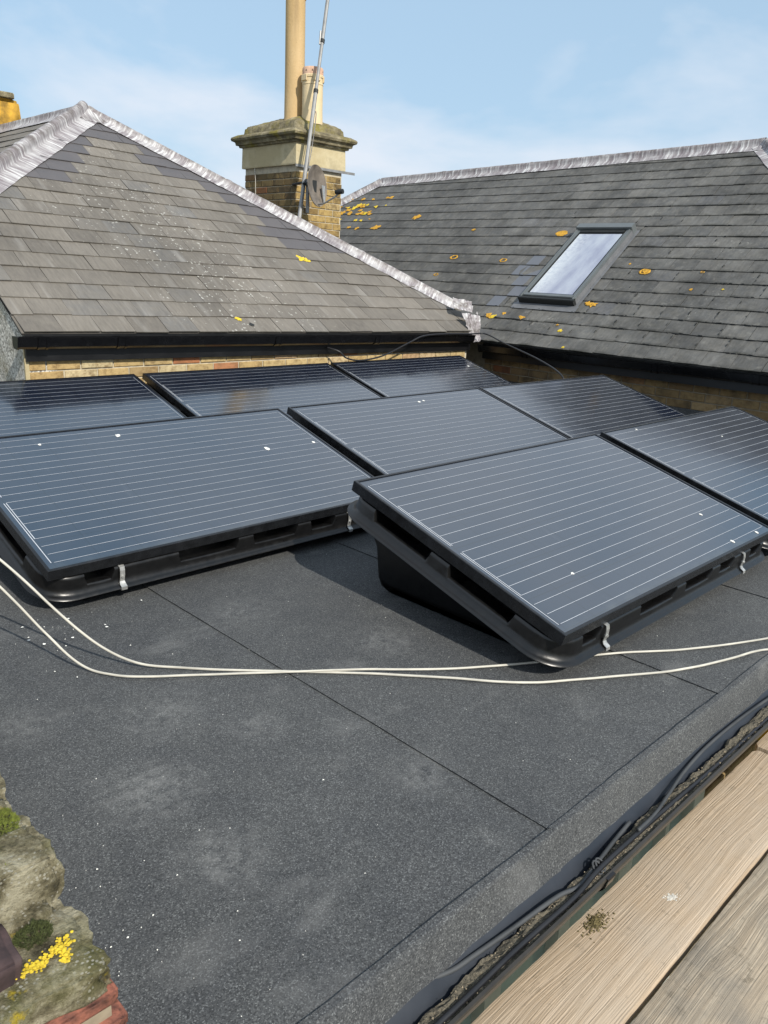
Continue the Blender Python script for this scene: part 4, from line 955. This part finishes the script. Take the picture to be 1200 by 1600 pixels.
# silt and moss lying in the gutter
vs = []; fs = []; n = 520; w_ = 9
for i in range(n+1):
    x = -1.7+4.2*i/n; lo = 0.028+0.010*noise.noise(Vector((x*3.1, 0, 0)))+0.008*noise.noise(Vector((x*19, 0, 4)))+0.003*noise.noise(Vector((x*60, 0, 4)))
    for q in range(w_):
        t = q/(w_-1); y = -0.3755-(lo+(0.0745-lo)*t)
        z = -0.112+0.012*math.sin(math.pi*min(1, 0.2+t*0.6))+0.007*noise.noise(Vector((x*16, t*3, 2)))+0.006*noise.noise(Vector((x*55, t*7, 8)))+0.003*noise.noise(Vector((x*150, t*16, 8)))
        if q == 0: z -= 0.012
        vs.append((x, y, z))
for i in range(n):
    for q in range(w_-1): fs.append((i*w_+q, i*w_+q+1, (i+1)*w_+q+1, (i+1)*w_+q))
sl_ = obj('gutter_silt', make_mesh('gutter_silt', vs, fs, M['debris'], False)); tag(sl_, 'brown silt and moss lying in the front gutter', 'silt', None, 'stuff')
# pebbles and flakes on the silt
fk = MB(); rnd = random.Random(12)
for k in range(900):
    x = rnd.uniform(-1.3, 1.4); y = -0.3755-rnd.uniform(0.036, 0.072); z = -0.101+rnd.uniform(-0.006, 0.004); r_ = rnd.uniform(0.001, 0.0035)
    a = rnd.uniform(0, 6.28); c = Vector((x, y, z)); u_ = Vector((math.cos(a), math.sin(a), rnd.uniform(-.5, .5)))*r_; w2_ = Vector((-math.sin(a), math.cos(a), rnd.uniform(-.5, .5)))*r_*0.7
    fk.add([c-u_, c+w2_, c+u_, c-w2_, c+Vector((0, 0, r_))], [(0, 1, 4), (1, 2, 4), (2, 3, 4), (3, 0, 4)])
gr = fk.build('gutter_grit', M['grit'] if 'grit' in M else M['mortar_dark']); tag(gr, 'pale grit scattered over the gutter silt', 'grit', None, 'stuff')

# ------------------------------------------------------------------ cables
def cable(name, pts, r, mat, label, group=None, k=10, n=8):
    path = smooth_path(pts, k)
    if 'white' in mat: path = [q+Vector((0.0030*noise.noise(q*9), 0.0030*noise.noise(q*9+Vector((7, 0, 0))), 0)) for q in path]
    m = MB(); m.tube(path, r, n); o = m.build(name, M[mat], None, None, True); return tag(o, label, 'cable', group)
h = 0.0065
cable('cable', [(-1.50, 1.52, 0.75), (-1.29, 1.30, 0.49), (-1.135, 1.15, 0.30), (-1.035, 1.055, 0.155), (-0.955, 0.985, 0.058), (-0.885, 0.90, 0.014), (-0.79, 0.800, h), (-0.68, 0.69, h), (-0.41, 0.441, h), (-0.22, 0.245, h), (-0.067, 0.078, h), (0.10, -0.03, h), (0.38, -0.19, h), (0.60, -0.27, h), (0.70, -0.30, h+.003), (0.754, -0.326, h+.004), (0.84, -0.372, 0.0), (0.95, -0.385, -0.03)], 0.0039, 'cable_white', 'white cable whose near strand bends round to the kerb at the right')
cable('cable', [(-1.55, 1.40, 0.80), (-1.32, 1.26, 0.47), (-1.146, 1.15, 0.22), (-1.075, 1.085, 0.10), (-1.015, 0.985, 0.016), (-0.965, 0.89, h), (-0.89, 0.815, h), (-0.787, 0.742, h), (-0.60, 0.605, h), (-0.405, 0.447, h+0.008), (-0.18, 0.285, h), (0.074, 0.13, h), (0.304, 0.014, h), (0.56, -0.149, h), (0.844, -0.285, h), (1.0, -0.33, h)], 0.0037, 'cable_white', 'white cable that passes under the front corner of the nearest solar panel')
cable('cable', [(2.46, 3.95, 0.555), (2.53, 3.87, 0.525), (2.60, 3.85, 0.470), (2.77, 3.85, 0.445), (3.037, 3.85, 0.478), (3.353, 3.85, 0.58), (3.543, 3.85, 0.634), (3.872, 3.856, 0.645), (4.20, 3.85, 0.64), (4.38, 3.80, 0.640), (4.20, 3.42, 0.585), (3.85, 2.80, 0.52), (3.62, 2.42, 0.452), (3.60, 2.36, 0.36)], 0.007, 'cable_black', 'thin black cable looping along the gutter and across to the middle row of panels')
cable('cable', [(-0.985, -0.3715, -0.088), (-0.93, -0.386, -0.092), (-0.877, -0.392, -0.092), (-0.764, -0.402, -0.094), (-0.622, -0.415, -0.094), (-0.554, -0.427, -0.10), (-0.475, -0.420, -0.095), (-0.38, -0.408, -0.094), (-0.283, -0.399, -0.092)], 0.0052, 'cable_grey', 'weathered grey cable with a cut end lying along the gutter')
cable('cable', [(-1.6, -0.435, -0.098), (-1.025, -0.439, -0.098), (-0.809, -0.436, -0.098), (-0.60, -0.440, -0.096), (-0.478, -0.434, -0.090), (-0.253, -0.430, -0.098), (-0.10, -0.432, -0.10), (0.10, -0.436, -0.102), (0.45, -0.437, -0.104), (0.9, -0.438, -0.104), (1.6, -0.436, -0.10)], 0.0062, 'cable_black', 'black cable lying against the front lip of the gutter')
cable('cable', [(-0.30, -0.430, -0.088), (-0.20, -0.424, -0.095), (-0.10, -0.412, -0.090), (0.002, -0.398, -0.088), (0.12, -0.390, -0.084), (0.217, -0.388, -0.083), (0.33, -0.389, -0.083), (0.45, -0.393, -0.084), (0.616, -0.402, -0.087), (0.80, -0.42, -0.092), (1.1, -0.43, -0.09)], 0.0048, 'cable_grey', 'dark grey cable curving up from the gutter silt towards the right')
ct_ = MB()
for a in (-0.006, 0.006): ct_.tube([Vector((-0.475+a+0.012*math.cos(t), -0.428+0.012*math.sin(t), -0.092+0.012*math.sin(t)*0.8)) for t in [2*math.pi*k/12 for k in range(13)]], 0.0025, 6)
tag(ct_.build('cable_tie', M['cable_grey'], None, None, True), 'grey cable tie bundling the gutter cables', 'cable tie')

# ------------------------------------------------------------------ scaffold boards
def board(x0, x1, y0, y1, ztop, mat, label, seed):
    e = empty('scaffold_board', ((x0+x1)/2, (y0+y1)/2, ztop-0.038)); tag(e, label, 'board', 'scaffold boards')
    L, W = x1-x0, y1-y0; nx = int(L/0.02); vs = []; fs = []
    sec = [(-0.5, 0.0), (-0.5, 0.030), (-0.488, 0.0365), (-0.46, 0.038), (0, 0.038), (0.46, 0.038), (0.488, 0.0365), (0.5, 0.030), (0.5, 0.0)]
    for i in range(nx+1):
        x = -L/2+L*i/nx; e_ = min(i, nx-i)/nx*L; rd = 0.012*max(0, 1-e_/0.02)
        for q, (a, z) in enumerate(sec):
            y = a*(W-2*rd)+0.0012*noise.noise(Vector((x*4, a*3, seed)))+(0.0014*noise.noise(Vector((x*22, a, seed+3))) if abs(a) > 0.4 else 0)
            vs.append((x, y, z+(0.0015*noise.noise(Vector((x*2, a*2, seed+9))) if z > 0.02 else 0)))
    m = len(sec)
    for i in range(nx):
        for q in range(m): fs.append((i*m+q, i*m+(q+1) % m, (i+1)*m+(q+1) % m, (i+1)*m+q))
    fs.append(tuple(range(m))); fs.append(tuple(nx*m+q for q in range(m))[::-1])
    o = obj('plank', make_mesh('plank', vs, fs, M[mat]), e); recalc(o); sharp(o, 25)
    return e
b1_ = board(-3.1, 0.752, -0.572, -0.348, -0.36, 'wood_new', 'pale new scaffold board beside the gutter, with a white splash', 1)
b2_ = board(-3.1, 0.80, -0.806, -0.581, -0.362, 'wood_old', 'greyer dirty scaffold board at the bottom right corner', 2)
b3_ = board(0.772, 3.9, -0.566, -0.340, -0.358, 'wood_new', 'scaffold board butting against the far end of the pale one', 3)
b4_ = board(-3.1, 0.78, -1.04, -0.815, -0.36, 'wood_old', 'outer scaffold board under the camera', 4)
M['splash'] = mat_plain('faded_white_splash', (0.56, 0.535, 0.48), 0.9, 0, 0.25, 90)
rnd = random.Random(17); sp = MB()
for k in range(46):
    q = abs(rnd.gauss(0, 1)); a = rnd.uniform(0, 6.28); r_ = 0.0075*math.exp(-q*0.6)*rnd.uniform(0.5, 1.2); c = Vector((-0.13+1.174+0.013*q*math.cos(a), -0.015+0.010*q*math.sin(a), 0.0381)); n = 9
    ring_ = [c+Vector((r_*rnd.uniform(.6, 1.2)*math.cos(6.283*i/n)*1.3, r_*rnd.uniform(.6, 1.2)*math.sin(6.283*i/n), 0)) for i in range(n)]
    sp.add(ring_+[c+Vector((0, 0, 0.0007+rnd.uniform(0, .0004)))], [(i, (i+1) % n, n) for i in range(n)])
sp.build('white_splash', M['splash'], b1_)
# crumbs of dry moss on the board
rnd = random.Random(21); mc = MB()
for k in range(420):
    a = rnd.uniform(0, 6.28); q = abs(rnd.gauss(0, 1)); x = -0.354+0.024*q*math.cos(a); y = -0.382+0.014*q*math.sin(a)
    if y > -0.352: continue
    z = -0.3215-0.038+0.0382-0.0*q; r_ = rnd.uniform(0.0012, 0.0045); z = -0.3598+max(0, 0.006*(1-q))*rnd.random()
    c = Vector((x, y, z)); b = rnd.uniform(0, 6.28); u_ = Vector((math.cos(b), math.sin(b), rnd.uniform(-.2, .6)))*r_; w2_ = Vector((-math.sin(b), math.cos(b), rnd.uniform(-.2, .6)))*r_*0.6
    mc.add([c-u_, c+w2_, c+u_, c-w2_, c+Vector((0, 0, r_))], [(0, 1, 4), (1, 2, 4), (2, 3, 4), (3, 0, 4)])
M['moss_dry'] = mat_plain('dry_moss_crumbs', (0.13, 0.105, 0.045), 0.95, 0, 0.6, 200)
tag(mc.build('moss_crumbs', M['moss_dry']), 'crumbs of dry moss on the pale scaffold board', 'moss', None, 'stuff')
# scaffold tube with a yellow end, past the end of the boards
stb = empty('scaffold_tube', (0.97, -0.45, -0.43)); ST = Matrix.Translation((-0.97, 0.45, 0.43))
tag(stb, 'scaffold tube with a yellow painted end beyond the board end', 'scaffold tube')
m = MB(); m.tube([(1.02, -1.5, -0.445), (1.02, -0.30, -0.445)], 0.024, 14); m.build('tube', M['steel'], stb, ST)
m = MB(); m.tube([(1.02, -0.345, -0.445), (1.02, -0.262, -0.445)], 0.0265, 14); m.build('end_band', M['yellow'], stb, ST)

# ------------------------------------------------------------------ boundary wall at the near left corner
bw = empty('boundary_wall', (-1.72, 0.4, -0.6)); BW = Matrix.Translation((1.72, -0.4, 0.6))
tag(bw, 'mossy weathered coping of the boundary wall at the bottom left corner', 'wall')
m = MB(); m.box((-1.84, -0.395, -3.6), (-1.622, 2.6, 0.334)); cw = m.build('wall_core', M['mortar_dark'], bw, BW)
bricks(cw, (-1.622, -0.39, -0.30), (0, 1, 0), (0, 0, 1), (1, 0, 0), 2.9, 0.0, 0.62, 'brick_yellow', 71)
for i in range(9):
    y1 = -0.212+i*0.078; z1 = (0.486, 0.478, 0.490, 0.482)[i % 4]; xr = (-1.596, -1.600, -1.592, -1.598)[i % 4]
    lump('coping_brick', (-1.835, y1-0.074, 0.392), (xr, y1, z1), 'stone', bw, BW, 0.010, 21, i*3.3+1, 15, 0.008)
lump('mortar_bed', (-1.86, -0.30, 0.362), (-1.610, 0.46, 0.43), 'stone', bw, BW, 0.008, 12, 5, 8, 0.015)
lump('end_mortar', (-1.86, -0.409, 0.383), (-1.596, -0.27, 0.418), 'stone', bw, BW, 0.015, 17, 9, 16, 0.01)
lump('end_brick', (-1.88, -0.372, 0.40), (-1.672, -0.305, 0.447), 'brick_purple', bw, BW, 0.004, 14, 2, 4, 0.008)
for k, (z, dx, dy) in enumerate(((0.368, 0.0, 0.0), (0.332, 0.006, 0.004))):
    for q in range(2): lump('creasing_tile', (-1.875+q*0.142, -0.416-dy-q*0.003, z), (-1.736+q*0.146+dx, -0.25, z+0.014), 'tile', bw, BW, 0.003, 22, k*5+q, 5, 0.004)
m = MB(); m.box((-1.87, -0.4125, 0.3465), (-1.598, -0.25, 0.3675)); m.build('creasing_mortar', M['mortar_dark'], bw, BW)
# moss cushions
def moss(c, rx, ry, rz, n, mat, seed):
    rnd = random.Random(seed); m = MB()
    for k in range(n):
        a = rnd.uniform(0, 6.28); q = math.sqrt(rnd.random())*(1+0.35*noise.noise(Vector((math.cos(a)*2, math.sin(a)*2, seed)))); x = q*math.cos(a); y = q*math.sin(a); zz = max(0, 1-q*q)
        lump_ = 0.55+0.6*noise.noise(Vector((x*3, y*3, seed+2)))
        p = Vector((c[0]+x*rx, c[1]+y*ry, c[2]-0.004+zz*rz*lump_)); d = Vector((x*0.5+rnd.uniform(-.8, .8), y*0.5+rnd.uniform(-.8, .8), 0.7)).normalized()*rnd.uniform(0.002, 0.005)
        s = d.cross(Vector((rnd.uniform(-1, 1), rnd.uniform(-1, 1), .2))).normalized()*rnd.uniform(0.0005, 0.0011)
        m.add([p-s, p+s, p+d], [(0, 1, 2)])
    return m.build('moss_cushion', M[mat], bw, BW)
for a in (((-1.630, -0.190, 0.486), 0.026, 0.030, 0.014, 2600, 'moss', 1), ((-1.665, -0.215, 0.484), 0.030, 0.036, 0.014, 2000, 'moss', 7), ((-1.625, -0.10, 0.486), 0.022, 0.03, 0.012, 1500, 'moss', 4), ((-1.655, -0.265, 0.482), 0.03, 0.016, 0.008, 900, 'moss', 6), ((-1.642, -0.318, 0.420), 0.022, 0.017, 0.020, 2600, 'moss_dark', 2)):
    o_ = moss(*a); o_['kind'] = 'stuff'
ly = MB(); rnd = random.Random(4)
for k in range(260):
    t = rnd.random(); c = Vector((-1.672+0.055*t+rnd.gauss(0, .004), -0.368+0.016*t+rnd.gauss(0, 0.004), 0.421+rnd.uniform(-0.004, .004)))
    if k > 190: c = Vector((-1.628+rnd.gauss(0, .003), -0.355-rnd.random()*0.026, 0.420+rnd.uniform(-0.004, .004)))
    r_ = rnd.uniform(0.0007, 0.0019); pts = [[c+Vector((r_*math.cos(a)*w, r_*math.sin(a)*w, z*r_)) for a in [2*math.pi*q/6 for q in range(6)]] for w, z in ((1.4, -0.6), (1.3, -0.1), (0.7, 0.12))]
    ly.loft(pts, True, False, True)
o_ = ly.build('yellow_lichen', M['lichen_yellow'], bw, BW); o_['kind'] = 'stuff'

# ------------------------------------------------------------------ pale flecks scattered over the felt
rnd = random.Random(33); fl_ = MB()
def fleck(x, y, r_):
    b = rnd.uniform(0, 6.28); n = rnd.choice((3, 4, 5)); c = Vector((x, y, 0.006)); ring_ = [c+Vector((math.cos(b+6.28*k/n)*r_*rnd.uniform(.5, 1), math.sin(b+6.28*k/n)*r_*rnd.uniform(.35, .8), rnd.uniform(-.001, .001))) for k in range(n)]
    fl_.add(ring_+[c+Vector((0, 0, 0.0022))], [(k, (k+1) % n, n) for k in range(n)])
for k in range(130): fleck(rnd.uniform(-1.45, 1.6), rnd.uniform(-0.33, 1.4), rnd.choice((0.001, 0.0014, 0.002)))
for k in range(40): fleck(rnd.gauss(-1.32, 0.10), rnd.gauss(0.05, 0.16), rnd.choice((0.0011, 0.0018, 0.003)))
for k in range(26): fleck(rnd.gauss(-1.0, 0.09), rnd.gauss(1.25, 0.18), rnd.choice((0.002, 0.004, 0.008)))
for x, y in ((-0.827, 0.114), (-0.64, 1.33), (0.42, 0.55), (-0.83, 1.22)): fleck(x, y, 0.006)
tag(fl_.build('pale_flecks', M['dropping']), 'tiny pale flecks scattered over the dark felt', 'debris', None, 'stuff')
